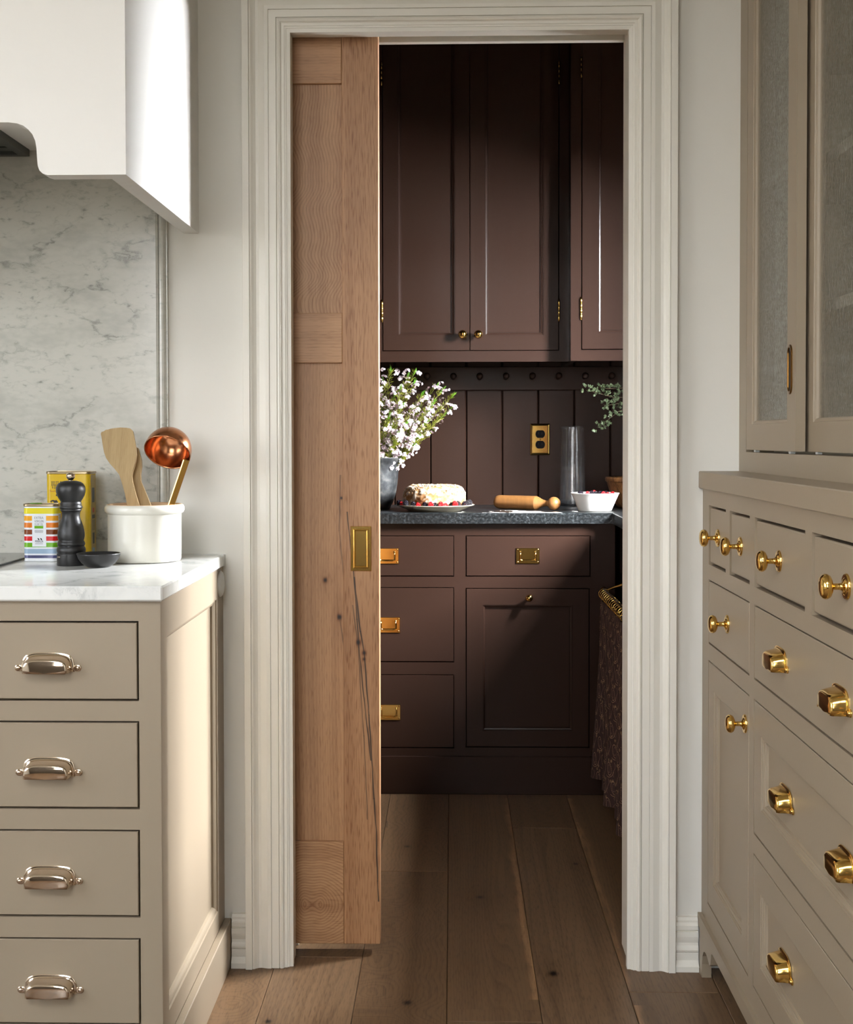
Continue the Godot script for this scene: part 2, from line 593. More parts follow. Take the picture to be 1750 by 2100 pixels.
	mat("label_white", Color(0.84, 0.85, 0.86), 0.25)
	for e in [["band_yellow", Color(0.82, 0.77, 0.10)], ["band_amber", Color(0.86, 0.60, 0.10)], ["band_orange", Color(0.80, 0.43, 0.05)], ["band_brown", Color(0.45, 0.20, 0.03)], ["band_red", Color(0.75, 0.07, 0.09)], ["band_green", Color(0.38, 0.62, 0.06)], ["band_sky", Color(0.55, 0.64, 0.72)], ["band_navy", Color(0.29, 0.30, 0.45)]]:
		mat(e[0], e[1], 0.25)


func curtain_cloth() -> StandardMaterial3D:
	var w := 512
	var im := Image.create(w, w, false, Image.FORMAT_RGB8)
	im.fill(Color(0.20, 0.125, 0.105))
	var r := RandomNumberGenerator.new()
	r.seed = 4
	var inks := [Color(0.70, 0.56, 0.44), Color(0.58, 0.44, 0.40), Color(0.52, 0.42, 0.30)]
	var dot := func(p: Vector2, rad: int, c: Color) -> void:
		for dy in range(-rad, rad + 1):
			for dx in range(-rad, rad + 1):
				if dx * dx + dy * dy <= rad * rad + 1: im.set_pixel(posmod(int(p.x) + dx, w), posmod(int(p.y) + dy, w), c)
	for gy in 4:
		for gx in 4:
			var c := Vector2((gx + 0.5 * (gy % 2)) * 128 + r.randf_range(-8, 8), gy * 128 + r.randf_range(-8, 8))
			var flip := -1.0 if (gx + gy) % 2 else 1.0
			for k in 40:        # dotted paisley outline
				var t := k / 40.0 * TAU
				var q := Vector2(cos(t) * 30 * (0.6 + 0.4 * sin(t * 0.5)) * flip + sin(t) * 10, sin(t) * 44)
				dot.call(c + q, 2 if k % 2 else 1, inks[0])
			for k in 26:        # its inner line
				var t := k / 26.0 * TAU
				dot.call(c + Vector2(cos(t) * 15 * flip, sin(t) * 27), 1, inks[1])
			for f in 3:         # small flowers
				var fc := c + Vector2(r.randf_range(-60, 60), r.randf_range(44, 84))
				for k in 6: dot.call(fc + Vector2.from_angle(TAU * k / 6) * 8, 3, inks[2])
				dot.call(fc, 2, inks[0])
			for k in 34:        # a stroke of twig
				dot.call(c + Vector2(62 + 12 * sin(k * 0.18), -50 + k * 3.0), 1, inks[1])
			for k in 14:
				dot.call(c + Vector2.from_angle(k * 0.14 + 0.3) * 58, 2, inks[0])
	var m := mat("printed_cotton", Color.WHITE, 0.85)
	m.albedo_texture = ImageTexture.create_from_image(im)
	m.uv1_scale = Vector3(1 / 0.22, 1 / 0.22, 1)
	return m


# ---------------------------------------------------------------- the scene
const ZW := -2.978      # kitchen wall face
const ZB := -4.95       # face of the boarding in the pantry
const ZP := -4.4333     # front of the pantry base cabinets
const CY := 0.9277      # top of the marble
const PY := 0.9391      # top of the soapstone


func _ready() -> void:
	rng.seed = 11
	var cam := Camera3D.new()
	cam.name = "camera"
	add_child(cam)
	cam.transform = Transform3D(Basis(Vector3(0.99969112, -0.00157799, -0.02480291), Vector3(0.00098981, 0.99971842, -0.02370866), Vector3(0.02483333, 0.02367679, 0.99941118)).orthonormalized(), Vector3(0, 1.187, 0))
	cam.near = 0.05
	cam.far = 60.0
	cam.projection = Camera3D.PROJECTION_FRUSTUM
	cam.size = 0.76642336 * cam.near
	cam.frustum_offset = Vector2(0.00583942, -0.03175182) * cam.near
	cam.current = true

	var we := WorldEnvironment.new()
	we.name = "world_environment"
	var env := Environment.new()
	env.background_mode = Environment.BG_SKY
	var sky := Sky.new()
	var sm := ProceduralSkyMaterial.new()
	sm.sky_top_color = Color(0.74, 0.79, 0.86)
	sm.sky_horizon_color = Color(0.92, 0.92, 0.92)
	sm.ground_bottom_color = Color(0.42, 0.43, 0.38)
	sm.ground_horizon_color = Color(0.60, 0.62, 0.58)
	sm.sky_energy_multiplier = 3.0
	sm.ground_energy_multiplier = 2.0
	sky.sky_material = sm
	env.sky = sky
	env.tonemap_mode = Environment.TONE_MAPPER_LINEAR
	env.tonemap_exposure = 1.0
	env.sdfgi_enabled = true
	env.ssao_enabled = true
	env.ssil_enabled = true
	we.environment = env
	add_child(we)

	# daylight coming in at the three windows
	daylight("pantry_sky_light", Transform3D(Basis(Vector3.UP, PI / 2), Vector3(2.05, 2.475, -3.75)), Vector2(2.4, 1.45), Color(0.97, 0.98, 1.0), 840.0)
	daylight("side_window_light", Transform3D(Basis(Vector3.UP, -PI / 2), Vector3(-2.99, 1.70, -0.55)), Vector2(2.3, 1.5), Color(1.0, 0.97, 0.92), 0.9)
	daylight("kitchen_window_light", Transform3D(Basis(), Vector3(-1.10, 1.80, 2.19)), Vector2(1.4, 1.5), Color(1.0, 0.98, 0.95), 2.3)
	daylight("skylight_light", Transform3D(Basis(Vector3.RIGHT, -PI / 2), Vector3(-0.7, 2.74, 0.6)), Vector2(1.8, 1.2), Color(1.0, 0.985, 0.96), 5.4)

	make_materials()
	build_rooms()
	build_doorway()
	build_floor()
	build_left_cabinet()
	build_hood()
	build_dresser()
	build_pantry_units()
	build_pantry_counter_things()
	build_left_counter_things()


func daylight(called: String, T: Transform3D, size: Vector2, c: Color, e: float) -> void:
	var l := AreaLight3D.new()
	l.name = called
	l.area_size = size
	l.light_color = c
	l.light_energy = e
	l.shadow_enabled = true
	l.area_range = 12.0
	add_child(l)
	l.transform = T


func window(n: int, T: Transform3D, x0: float, x1: float, y0: float, y1: float, cols: int, rows: int, label: String) -> void:
	var o := thing("window_%d" % n, label, "window", Vector3.ZERO, "", "structure")
	var s := mb()
	var holes := []
	var f := 0.03
	var b := 0.022
	var cw := (x1 - x0 - 2 * f - b * (cols - 1)) / cols
	var rh := (y1 - y0 - 2 * f - b * (rows - 1)) / rows
	for i in cols:
		for j in rows:
			var hx := x0 + f + i * (cw + b)
			var hy := y0 + f + j * (rh + b)
			holes.append([hx, hx + cw, hy, hy + rh])
	holed(s, T.translated_local(Vector3(0, 0, -0.03)), x0, x1, y0, y1, holes, 0.035)
	part("sash", s, M.trim_paint, o)
	for h in holes:
		var p := mb()
		box(p, Vector3(h[0] - 0.004, h[2] - 0.004, -0.050), Vector3(h[1] + 0.004, h[3] + 0.004, -0.046), 0.0, T)
		part("pane", p, M.window_pane, o)
	var c := mb()
	holed(c, T.translated_local(Vector3(0, 0, 0.015)), x0 - 0.08, x1 + 0.08, y0 - 0.06, y1 + 0.08, [[x0, x1, y0, y1]], 0.0149)
	part("casing", c, M.trim_paint, o)
	if n == 4: return
	var sl := mb()
	box(sl, Vector3(x0 - 0.09, y0 - 0.025, 0.0), Vector3(x1 + 0.09, y0, 0.05), 0.004, T)
	part("sill", sl, M.trim_paint, o)


func wall(called: String, lo: Vector3, hi: Vector3, m: Material, label: String) -> Node3D:
	return solo(called, bx(lo, hi), m, label, "wall", "", "structure")


func build_rooms() -> void:
	var back := thing("wall_back", "off-white painted kitchen wall round the pantry doorway", "wall", Vector3.ZERO, "", "structure")
	part("front_leaf", bx(Vector3(-3.1, 0, -3.034), Vector3(-0.378, 2.75, ZW)), M.wall_paint, back)
	part("rear_leaf", bx(Vector3(-3.1, 0, -3.118), Vector3(-0.378, 2.75, -3.098)), M.wall_paint, back)
	part("solid_wall", bx(Vector3(0.417, 0, -3.118), Vector3(1.3, 2.75, ZW)), M.wall_paint, back)
	part("header", bx(Vector3(-0.378, 2.15, -3.118), Vector3(0.417, 2.75, ZW)), M.wall_paint, back)
	var right := mb()
	wall("wall_right", Vector3(0.985, 0, ZW), Vector3(1.1, 2.75, 2.32), M.wall_paint, "off-white kitchen wall behind the taupe dresser")
	var TL := Transform3D(FACE_RIGHT, Vector3(-3.0, 0, 0))
	var st := mb()
	holed(st, TL, -2.2, 3.0, 0, 2.75, [[-0.60, 1.70, 0.95, 2.45]], 0.12)
	solo("wall_left", st, M.wall_paint, "off-white kitchen wall with the side window", "wall", "", "structure")
	var TF := Transform3D(Basis(Vector3.UP, PI), Vector3(0, 0, 2.2))
	st = mb()
	holed(st, TF, -1.1, 3.12, 0, 2.75, [[0.40, 1.80, 1.05, 2.55]], 0.12)
	solo("wall_front", st, M.far_paint, "dark taupe kitchen wall with the wide window facing the range", "wall", "", "structure")
	var TC := Transform3D(Basis(Vector3(1, 0, 0), Vector3(0, 0, 1), Vector3(0, -1, 0)), Vector3(0, 2.75, 0))
	st = mb()
	holed(st, TC, -3.12, 1.3, -3.118, 2.32, [[-1.6, 0.2, 0.0, 1.2]], 0.12)
	solo("ceiling", st, M.ceiling_paint, "white kitchen ceiling", "ceiling", "", "structure")
	# pantry shell
	solo("ceiling_pantry", bx(Vector3(-1.5, 2.75, -5.1), Vector3(1.3, 2.87, -3.118)), M.brown_paint, "dark brown pantry ceiling", "ceiling", "", "structure")
	wall("wall_pantry_left", Vector3(-1.42, 0, -5.1), Vector3(-1.3, 2.75, -3.118), M.brown_paint, "dark brown pantry wall beyond the oak door")
	wall("wall_pantry_front", Vector3(-1.3, 0, -3.128), Vector3(-0.40, 2.75, -3.1185), M.brown_paint, "dark brown pantry side of the doorway wall, beside the pocket")
	wall("wall_pantry_inner", Vector3(0.43, 0, -3.128), Vector3(1.15, 2.75, -3.1185), M.brown_paint, "dark brown pantry side of the doorway wall, beside the window")
	st = mb()
	holed(st, Transform3D(FACE_LEFT, Vector3(1.15, 0, 0)), -5.1, -3.118, 0, 2.75, [[-3.89, -3.51, 1.10, 2.0]], 0.075)
	solo("wall_pantry_right", st, M.brown_paint, "dark brown pantry wall with the window over the printed curtain", "wall", "", "structure")
	# boarded wall: each board by itself
	var pb := thing("wall_pantry_back", "dark brown pantry wall of upright boards behind the cake and carafe", "wall", Vector3(0, 0, -4.98), "", "structure")
	part("backing", bx(Vector3(-1.3, 0, -0.12), Vector3(1.15, 2.75, 0.0)), M.dark_void, pb)
	var x := -0.0796 - 9 * 0.1329
	while x < 1.15:
		var b := mb()
		var x1 := minf(x + 0.1329, 1.15)
		var x0 := maxf(x, -1.3)
		var w := 0.0048
		loft(b, Transform3D(), [
			PackedVector3Array([Vector3(x0 + 0.0012, 0, 0), Vector3(x1 - 0.0008, 0, 0), Vector3(x1 - 0.0008, 0, 0.0258), Vector3(x1 - w, 0, 0.03), Vector3(x0 + w, 0, 0.03), Vector3(x0 + 0.0012, 0, 0.0258)]),
			PackedVector3Array([Vector3(x0 + 0.0012, 2.74, 0), Vector3(x1 - 0.0008, 2.74, 0), Vector3(x1 - 0.0008, 2.74, 0.0258), Vector3(x1 - w, 2.74, 0.03), Vector3(x0 + w, 2.74, 0.03), Vector3(x0 + 0.0012, 2.74, 0.0258)])], true, true)
		part("board", b, M.brown_paint, pb)
		x += 0.1329
	window(1, Transform3D(FACE_LEFT, Vector3(1.15, 0, 0)), -3.89, -3.51, 1.10, 2.0, 1, 1, "pantry window over the side counter")
	window(2, TF, 0.40, 1.80, 1.05, 2.55, 2, 3, "wide kitchen window facing the range")
	window(3, TL, -0.60, 1.70, 0.95, 2.45, 4, 3, "kitchen side window")
	window(4, TC, -1.6, 0.2, 0.0, 1.2, 3, 1, "kitchen skylight over the range side")
	# baseboards
	var prof := V2([0, 0.026, 0.012, 0.026, 0.018, 0.021, 0.0235, 0.0165, 0.041, 0.0165, 0.041, 0.014, 0.0425, 0.0175, 0.047, 0.0188, 0.052, 0.0175, 0.056, 0.0145, 0.062, 0.0135, 0.070, 0.016, 0.076, 0.0172, 0.0875, 0.0172, 0.0875, 0.0125, 0.091, 0.0148, 0.1, 0.0152, 0.103, 0.012, 0.106, 0.0105, 0.111, 0.011, 0.117, 0.007, 0.118, 0.0])
	for e in [["baseboard_left", -0.4955, -0.4625, "short white baseboard between the taupe cabinet and the door casing"], ["baseboard_right", 0.494, 0.5475, "short white baseboard between the door casing and the dresser"]]:
		var s := mb()
		extrude(s, prof, func(p: Vector2, k: int) -> Vector3: return Vector3(e[1 + k], p.x, ZW + p.y))
		solo(e[0], s, M.trim_paint, e[3], "baseboard", "", "structure")


func build_doorway() -> void:
	var xl := -0.357
	var xr := 0.390
	var yt := 2.0836
	var tr := thing("trim_1", "off-white moulded casing and jambs round the pantry doorway", "door casing", Vector3.ZERO, "", "structure")
	var prof := V2([0, -0.01, 0, 0.010, 0.0085, 0.011, 0.0085, 0.0135, 0.0125, 0.014, 0.0125, 0.0165, 0.0185, 0.0165, 0.020, 0.0180, 0.0215, 0.0210, 0.0255, 0.0228, 0.0292, 0.0212, 0.0303, 0.0180, 0.0305, 0.0180, 0.0308, 0.0215, 0.0462, 0.0215, 0.0465, 0.0195, 0.0475, 0.0195, 0.0478, 0.0235, 0.056, 0.0235, 0.064, 0.0212, 0.070, 0.0195, 0.076, 0.0200, 0.081, 0.0232, 0.086, 0.0275, 0.0888, 0.0285, 0.089, 0.0262, 0.0899, 0.0262, 0.0902, 0.031, 0.1045, 0.031, 0.105, 0.0305, 0.105, 0.0])
	var sides := [
		["side_casing", func(p: Vector2, k: int) -> Vector3: return Vector3(xl - p.x, (yt + p.x) * k, ZW + p.y)],
		["head_casing", func(p: Vector2, k: int) -> Vector3: return Vector3(xl - p.x if k == 0 else xr + p.x, yt + p.x, ZW + p.y)],
		["side_casing", func(p: Vector2, k: int) -> Vector3: return Vector3(xr + p.x, (yt + p.x) * (1 - k), ZW + p.y)]]
	for e in sides:
		var s := mb()
		extrude(s, prof, e[1])
		part(e[0], s, M.trim_paint, tr)
	part("jamb", bx(Vector3(0.397, 0, -3.116), Vector3(0.418, 2.15, ZW - 0.004), 0.0012), M.trim_paint, tr)
	part("split_jamb", bx(Vector3(-0.378, 0, -3.034), Vector3(-0.3595, 2.15, ZW - 0.004), 0.001), M.trim_paint, tr)
	part("split_jamb", bx(Vector3(-0.378, 0, -3.116), Vector3(-0.3595, 2.15, -3.094), 0.001), M.trim_paint, tr)
	part("head_jamb", bx(Vector3(-0.3595, 2.0905, -3.030), Vector3(0.397, 2.15, ZW - 0.004), 0.001), M.trim_paint, tr)
	part("head_jamb", bx(Vector3(-0.3595, 2.098, -3.116), Vector3(0.397, 2.15, -3.096), 0.001), M.trim_paint, tr)
	# the sliding oak door
	var d := thing("door_1", "light oak panelled sliding pantry door standing half open, with brass flush pull", "door", Vector3(-0.53, 0.0243, -3.062), "", "structure")
	var T := Transform3D(Basis(), -d.position)
	var zf := -3.040
	var zr := -3.082
	grain = 1
	uvo = Vector2(0.03, 0.0)
	part("stile", bx_t(Vector3(-0.2490, 0.0243, zr), Vector3(-0.1658, 2.125, zf), 0.0012, T), M.oak_stile, d)
	part("stile", bx_t(Vector3(-0.905, 0.0243, zr), Vector3(-0.8218, 2.125, zf), 0.0012, T), M.oak_stile, d)
	grain = 0
	for r in [[0.0243, 0.2610, 0.09, "oak_crown"], [1.3582, 1.4711, 0.16, "oak_panel"], [1.9899, 2.125, 0.26, "oak_panel"]]:
		uvo = Vector2(0.0243 - r[0] + r[2], r[2] * 1.7)
		part("rail", bx_t(Vector3(-0.8216, r[0], zr), Vector3(-0.2492, r[1], zf), 0.0012, T), M[r[3]], d)
	grain = 1
	uvo = Vector2(0.275, 0.1)
	part("panel", bx_t(Vector3(-0.825, 0.259, zr + 0.009), Vector3(-0.2475, 1.36, zf - 0.009), 0.0, T), M.oak_panel, d)
	uvo = Vector2(0.50, 0.1)
	part("panel", bx_t(Vector3(-0.825, 1.469, zr + 0.009), Vector3(-0.2475, 1.992, zf - 0.009), 0.0, T), M.oak_crown, d)
	uvo = Vector2.ZERO
	var s := mb()
	var P := T.translated_local(Vector3(0, 0, zf))
	rect_stack(s, P, -0.2316, -0.1839, 0.8835, 0.9860, [[0, 0], [0, 0.0012], [0.0008, 0.0022], [0.0064, 0.0022], [0.0072, 0.0038], [0.0088, 0.0046], [0.0104, 0.0038], [0.0114, 0.0013]])
	part("flush_pull", s, M.brass, d).set_meta("label", "rectangular polished brass flush pull")


func bx_t(lo: Vector3, hi: Vector3, bev: float, T: Transform3D) -> SurfaceTool:
	var st := mb()
	# uv runs in the door's own metres
	box(st, lo + T.origin, hi + T.origin, bev)
	return st


func build_floor() -> void:
	var f := thing("floor", "wide brown oak plank floor running from the kitchen into the pantry", "floor", Vector3.ZERO, "", "structure")
	part("subfloor", bx(Vector3(-3.1, -0.12, -5.1), Vector3(1.3, -0.018, 2.32)), M.dark_void, f)
	grain = 2
	var ends := {-2: [-3.9, -2.2], -1: [-3.6, -1.9], 0: [-3.0248], 1: [-3.6315, -1.6], 2: [-2.6929], 3: [-4.0459, -2.2], 4: [-2.8452], 5: [-3.4, -1.9], -3: [-3.1]}
	var kinds := [M.floor_oak_a, M.floor_oak_b, M.floor_oak_c]
	for k in range(-13, 6):
		var x0 := -0.4003 + 0.1945 * k
		var x1 := x0 + 0.1945
		var cuts: Array = [-5.09]
		cuts.append_array(ends.get(k + 0, [-2.4]))
		cuts.append(2.3)
		for i in cuts.size() - 1:
			var m: StandardMaterial3D = kinds[(k * 7 + i * 5 + 26) % 3]
			uvo = Vector2(-x0 + rng.randf_range(0, 0.2), -maxf(cuts[i], -4.45))
			if k == 2 or k == 4:      # the two boards with a pale sapwood edge
				m = M.floor_oak_sap
				uvo.x = 0.4 - x1 if k == 2 else -x0
			var st := bx(Vector3(maxf(x0, -3.1) + 0.0005, -0.018, cuts[i] + 0.0005), Vector3(minf(x1, 1.3) - 0.0005, rng.randf_range(-0.0004, 0.0), cuts[i + 1] - 0.0005), 0.0012)
			part("plank", st, m, f)
	grain = 1
	uvo = Vector2.ZERO


# ---------------------------------------------------------------- fittings
func wpart(called: String, st: Variant, m: Material, root: Node3D) -> MeshInstance3D:
	# built in world coordinates under a root that stands at the thing's base
	return part(called, st, m, root, -root.position)


func cup_pull(T: Transform3D, a := 0.047, b := 0.0345, deep := 0.025) -> SurfaceTool:
	var st := mb()
	var arch := func(w: float, h: float, z: float) -> PackedVector3Array:
		var L := PackedVector3Array()
		for k in 33:
			var t := PI * k / 32.0
			L.append(Vector3(w * signf(cos(t)) * pow(absf(cos(t)), 0.5), h * pow(absf(sin(t)), 0.55), z))
		return L
	var rows := [[a, b, 0.0], [a, b, 0.0016], [a - 0.0012, b - 0.0012, 0.0026], [a - 0.0034, b - 0.0034, 0.0028], [a - 0.0044, b - 0.0044, 0.0036],
		[a - 0.0058, b - 0.0064, deep * 0.45], [a - 0.0066, b - 0.0088, deep * 0.8], [a - 0.0074, b - 0.0100, deep * 0.90], [a - 0.0088, b - 0.0114, deep * 0.965], [a - 0.0108, b - 0.0134, deep], [a * 0.45, b * 0.28, deep * 1.015], [0.001, 0.0005, deep * 1.02]]
	var loops := []
	for r in rows: loops.append(arch.call(r[0], r[1], r[2]))
	loft(st, T, loops, true, true, [1, 2, 2, 3, 4, 4, 4, 4, 4, 4, 4])
	for s in [-1.0, 1.0]:
		var c := T.translated_local(Vector3(s * (a + 0.0062), 0.0068, 0))
		st.set_smooth_group(7)
		var e := []
		for r in [[1.0, 0.0], [1.0, 0.0014], [0.86, 0.0024], [0.66, 0.0026]]: e.append(rrect(0.0150 * r[0], 0.0120 * r[0], 0.0058 * r[0], r[1], 5, Vector2(-s * 0.0012, 0)))
		loft(st, c, e, false, true, [1, 2, 2])
		lathe(st, c, [[0.0038, 0.0022], [0.0036, 0.0036], [0.0026, 0.0046], [0.0, 0.0050]], 10)
	return st


func knob(T: Transform3D, k := 1.0) -> SurfaceTool:
	var st := mb()
	var p := []
	for e in [[0.0178, 0.0], [0.0180, 0.0018], [0.0166, 0.0034], [0.0120, 0.0036], [0.0100, 0.0056], [0.0060, 0.0066], [0.0045, 0.0100], [0.0044, 0.0190], [0.0060, 0.0203], [0.0110, 0.0212], [0.0152, 0.0235], [0.0172, 0.0270], [0.0174, 0.0300], [0.0158, 0.0336], [0.0118, 0.0362], [0.0060, 0.0374], [0.0, 0.0376]]:
		p.append([e[0] * k, e[1] * k])
	lathe(st, T, p, 26, [2, 3, 4])
	return st


func ball_knob(T: Transform3D, r: float, stand: float) -> SurfaceTool:
	var st := mb()
	var p := [[r * 0.75, 0.0], [r * 0.7, 0.002], [r * 0.42, 0.003], [r * 0.38, stand - r]]
	for i in range(1, 11):
		var t := PI * (0.12 + 0.88 * i / 10.0)
		p.append([r * sin(t), stand - r * cos(t)])
	lathe(st, T, p, 22, [2])
	return st


func hinge(at: Vector3, h: float) -> SurfaceTool:
	var st := mb()
	var p := [[0.0, -h / 2 - 0.006], [0.003, -h / 2 - 0.004], [0.0022, -h / 2 - 0.001], [0.0038, -h / 2]]
	for i in 4:
		var y0 := -h / 2 + h * i / 4.0
		p.append_array([[0.0042, y0 + 0.001], [0.0042, y0 + h / 4 - 0.001], [0.0036, y0 + h / 4]])
	p.append_array([[0.0022, h / 2 + 0.001], [0.003, h / 2 + 0.004], [0.0, h / 2 + 0.006]])
	lathe(st, up_at(at), p, 10, [3])
	return st


func campaign_pull(T: Transform3D, w := 0.0775, h := 0.0515) -> SurfaceTool:
	var st := mb()
	rect_stack(st, T, -w / 2, w / 2, -h / 2, h / 2, [[0, 0], [0, 0.0026], [0.001, 0.0036], [0.0105, 0.0036]], false)
	# recess with the bail resting in its rim
	rect_stack(st, T, -w / 2 + 0.0105, w / 2 - 0.0105, -h / 2 + 0.0105, h / 2 - 0.0105, [[0, 0.0036], [0.0016, 0.0026], [0.0030, 0.0006]], true)
	box(st, Vector3(-w / 2 + 0.0105, h / 2 - 0.018, 0.0004), Vector3(w / 2 - 0.0105, h / 2 - 0.0105, 0.0036), 0.0, T)
	for s in [-1.0, 1.0]:
		for q in [-1.0, 1.0]:
			lathe(st, T.translated_local(Vector3(s * (w / 2 - 0.0052), q * (h / 2 - 0.0052), 0.0034)), [[0.003, 0.0], [0.0027, 0.0010], [0.0015, 0.0017], [0.0, 0.0019]], 10)
		lathe(st, T.translated_local(Vector3(s * (w / 2 - 0.0140), h / 2 - 0.0125, 0.0036)), [[0.0034, 0.0], [0.0034, 0.0026], [0.0022, 0.0034], [0.0, 0.0036]], 10)
	var pts := []
	var bw := w / 2 - 0.0140
	for q in [[-1, 0.0125], [-1, 0.024], [-0.99, 0.034], [-0.9, 0.0395], [-0.72, 0.0415], [-0.36, 0.0425], [0, 0.0428], [0.36, 0.0425], [0.72, 0.0415], [0.9, 0.0395], [0.99, 0.034], [1, 0.024], [1, 0.0125]]:
		pts.append(T * Vector3(q[0] * bw, h / 2 - q[1], 0.0050))
	st.set_smooth_group(5)
	tube(st, pts, 0.0021, 8)
	return st


func panel_prof(fw: float, deep := 0.011, big := 0.013) -> Array:
	return [[0, -0.018], [0, -0.001], [0.001, 0], [fw, 0], [fw + 0.0006, -deep * 0.18], [fw + big * 0.28, -deep * 0.18], [fw + big * 0.33, -deep * 0.34], [fw + big * 0.66, -deep * 0.46], [fw + big * 0.74, -deep * 0.62], [fw + big * 0.90, -deep * 0.62], [fw + big, -deep], [fw + big + 0.001, -deep]]


const FLAT := [[0, -0.018], [0, -0.0012], [0.0012, 0]]

# ---------------------------------------------------------------- kitchen, range side


func build_left_cabinet() -> void:
	var c := thing("base_cabinet", "taupe base cabinet with four inset drawers and nickel cup pulls under the white marble top", "cabinet", Vector3(-1.2, 0, -2.66))
	var zf := -2.335
	var T := Transform3D(Basis(), Vector3(0, 0, zf))
	var rows := [[0.7267, 0.8615, 0.7752], [0.5344, 0.6843, 0.5895], [0.3414, 0.4910, 0.3960], [0.1480, 0.2978, 0.2010]]
	var cols := [[-0.8715, -0.5562], [-1.2280, -0.9130], [-1.5850, -1.2700]]
	var holes := []
	var g := 0.0036
	for r in rows:
		for k in cols: holes.append([k[0] - g, k[1] + g, r[0] - g, r[1] + g])
	var st := mb()
	holed(st, T, -2.4, -0.5140, 0.0, 0.9008, holes, 0.02)
	wpart("face_frame", st, M.taupe_paint, c)
	wpart("carcass", bx(Vector3(-2.4, 0.0, ZW + 0.001), Vector3(-0.533, 0.9005, zf - 0.045)), M.dark_void, c)
	for r in rows:
		for k in cols:
			st = mb()
			rect_stack(st, T, k[0], k[1], r[0], r[1], FLAT)
			var d := wpart("drawer", st, M.taupe_paint, c)
			var mid: float = -0.7138 if k[0] > -0.9 else (k[0] + k[1]) / 2
			part("cup_pull", cup_pull(Transform3D(Basis(), Vector3(mid, r[2], zf))), M.nickel, d).set_meta("label", "polished nickel cup pull")
	# panelled end
	st = mb()
	var TR := Transform3D(FACE_RIGHT, Vector3(-0.5135, 0, 0))
	holed(st, TR, 2.3355, 2.978, 0.0, 0.9008, [[2.386, 2.893, 0.150, 0.8355]], 0.019)
	rect_stack(st, TR, 2.386, 2.893, 0.150, 0.8355, [[0, 0], [0.0015, -0.003], [0.004, -0.003], [0.008, -0.0045], [0.012, -0.0075], [0.014, -0.012], [0.0155, -0.012]])
	wpart("end_panel", st, M.taupe_paint, c)
	st = mb()
	box(st, Vector3(-0.5135, 0.0, ZW + 0.001), Vector3(-0.4975, 0.106, -2.320), 0.0018)
	box(st, Vector3(-2.4, 0.0, -2.3345), Vector3(-0.4975, 0.106, -2.320), 0.0018)
	wpart("plinth", st, M.taupe_paint, c)
	st = mb()
	lathe(st, Transform3D(FACE_RIGHT, Vector3(-0.5135, 0.8654, -2.934)), [[0.029, 0.0], [0.029, 0.002], [0.026, 0.006], [0.019, 0.009], [0.009, 0.0105], [0.0, 0.011]], 28, [1])
	wpart("round_cap", st, M.white_plastic, c).set_meta("label", "small round domed cap")
	# the stone on it
	st = mb()
	box(st, Vector3(-2.4, 0.9010, ZW + 0.021), Vector3(-0.5075, CY, -2.3225), 0.003)
	box(st, Vector3(-0.6330, 0.9010, ZW + 0.0005), Vector3(-0.5075, CY, ZW + 0.0215), 0.001)
	solo("countertop", st, M.marble_top, "white marble countertop under the stoneware crock and pepper mill", "countertop")
	var bs := thing("backsplash", "grey-veined white marble slab on the wall under the range hood", "backsplash", Vector3(-1.5, 0.93, ZW))
	wpart("slab", bx(Vector3(-2.4, 0.9015, ZW + 0.0005), Vector3(-0.6555, 1.86, ZW + 0.020), 0.001), M.marble, bs)
	st = mb()
	var ep := V2([0.0, 0.020, 0.0035, 0.0185, 0.0035, 0.015, 0.007, 0.0185, 0.011, 0.0200, 0.015, 0.0188, 0.0185, 0.015, 0.0200, 0.011, 0.0225, 0.011, 0.0225, 0.0])
	extrude(st, ep, func(p: Vector2, k: int) -> Vector3: return Vector3(-0.6555 + p.x, 1.80 - 0.872 * k, ZW + p.y))
	wpart("edge_moulding", st, M.marble, bs)
	# hob
	var hob := thing("cooktop", "black glass cooktop let into the marble beside the striped tin", "cooktop", Vector3(-1.4, CY, -2.66))
	wpart("glass_plate", bx(Vector3(-1.85, CY + 0.0002, -2.955), Vector3(-0.9165, CY + 0.0045, -2.41), 0.0012), M.black_glass, hob)
	for p in [[-1.12, -2.56, 0.10], [-1.12, -2.80, 0.08], [-1.6, -2.56, 0.09], [-1.6, -2.8, 0.1]]:
		st = mb()
		lathe(st, up_at(Vector3(p[0], CY + 0.0046, p[1])), [[p[2], 0.0], [p[2], 0.0002], [p[2] - 0.003, 0.0002], [p[2] - 0.003, 0.0]], 48)
		wpart("burner_ring", st, M.steel, hob)


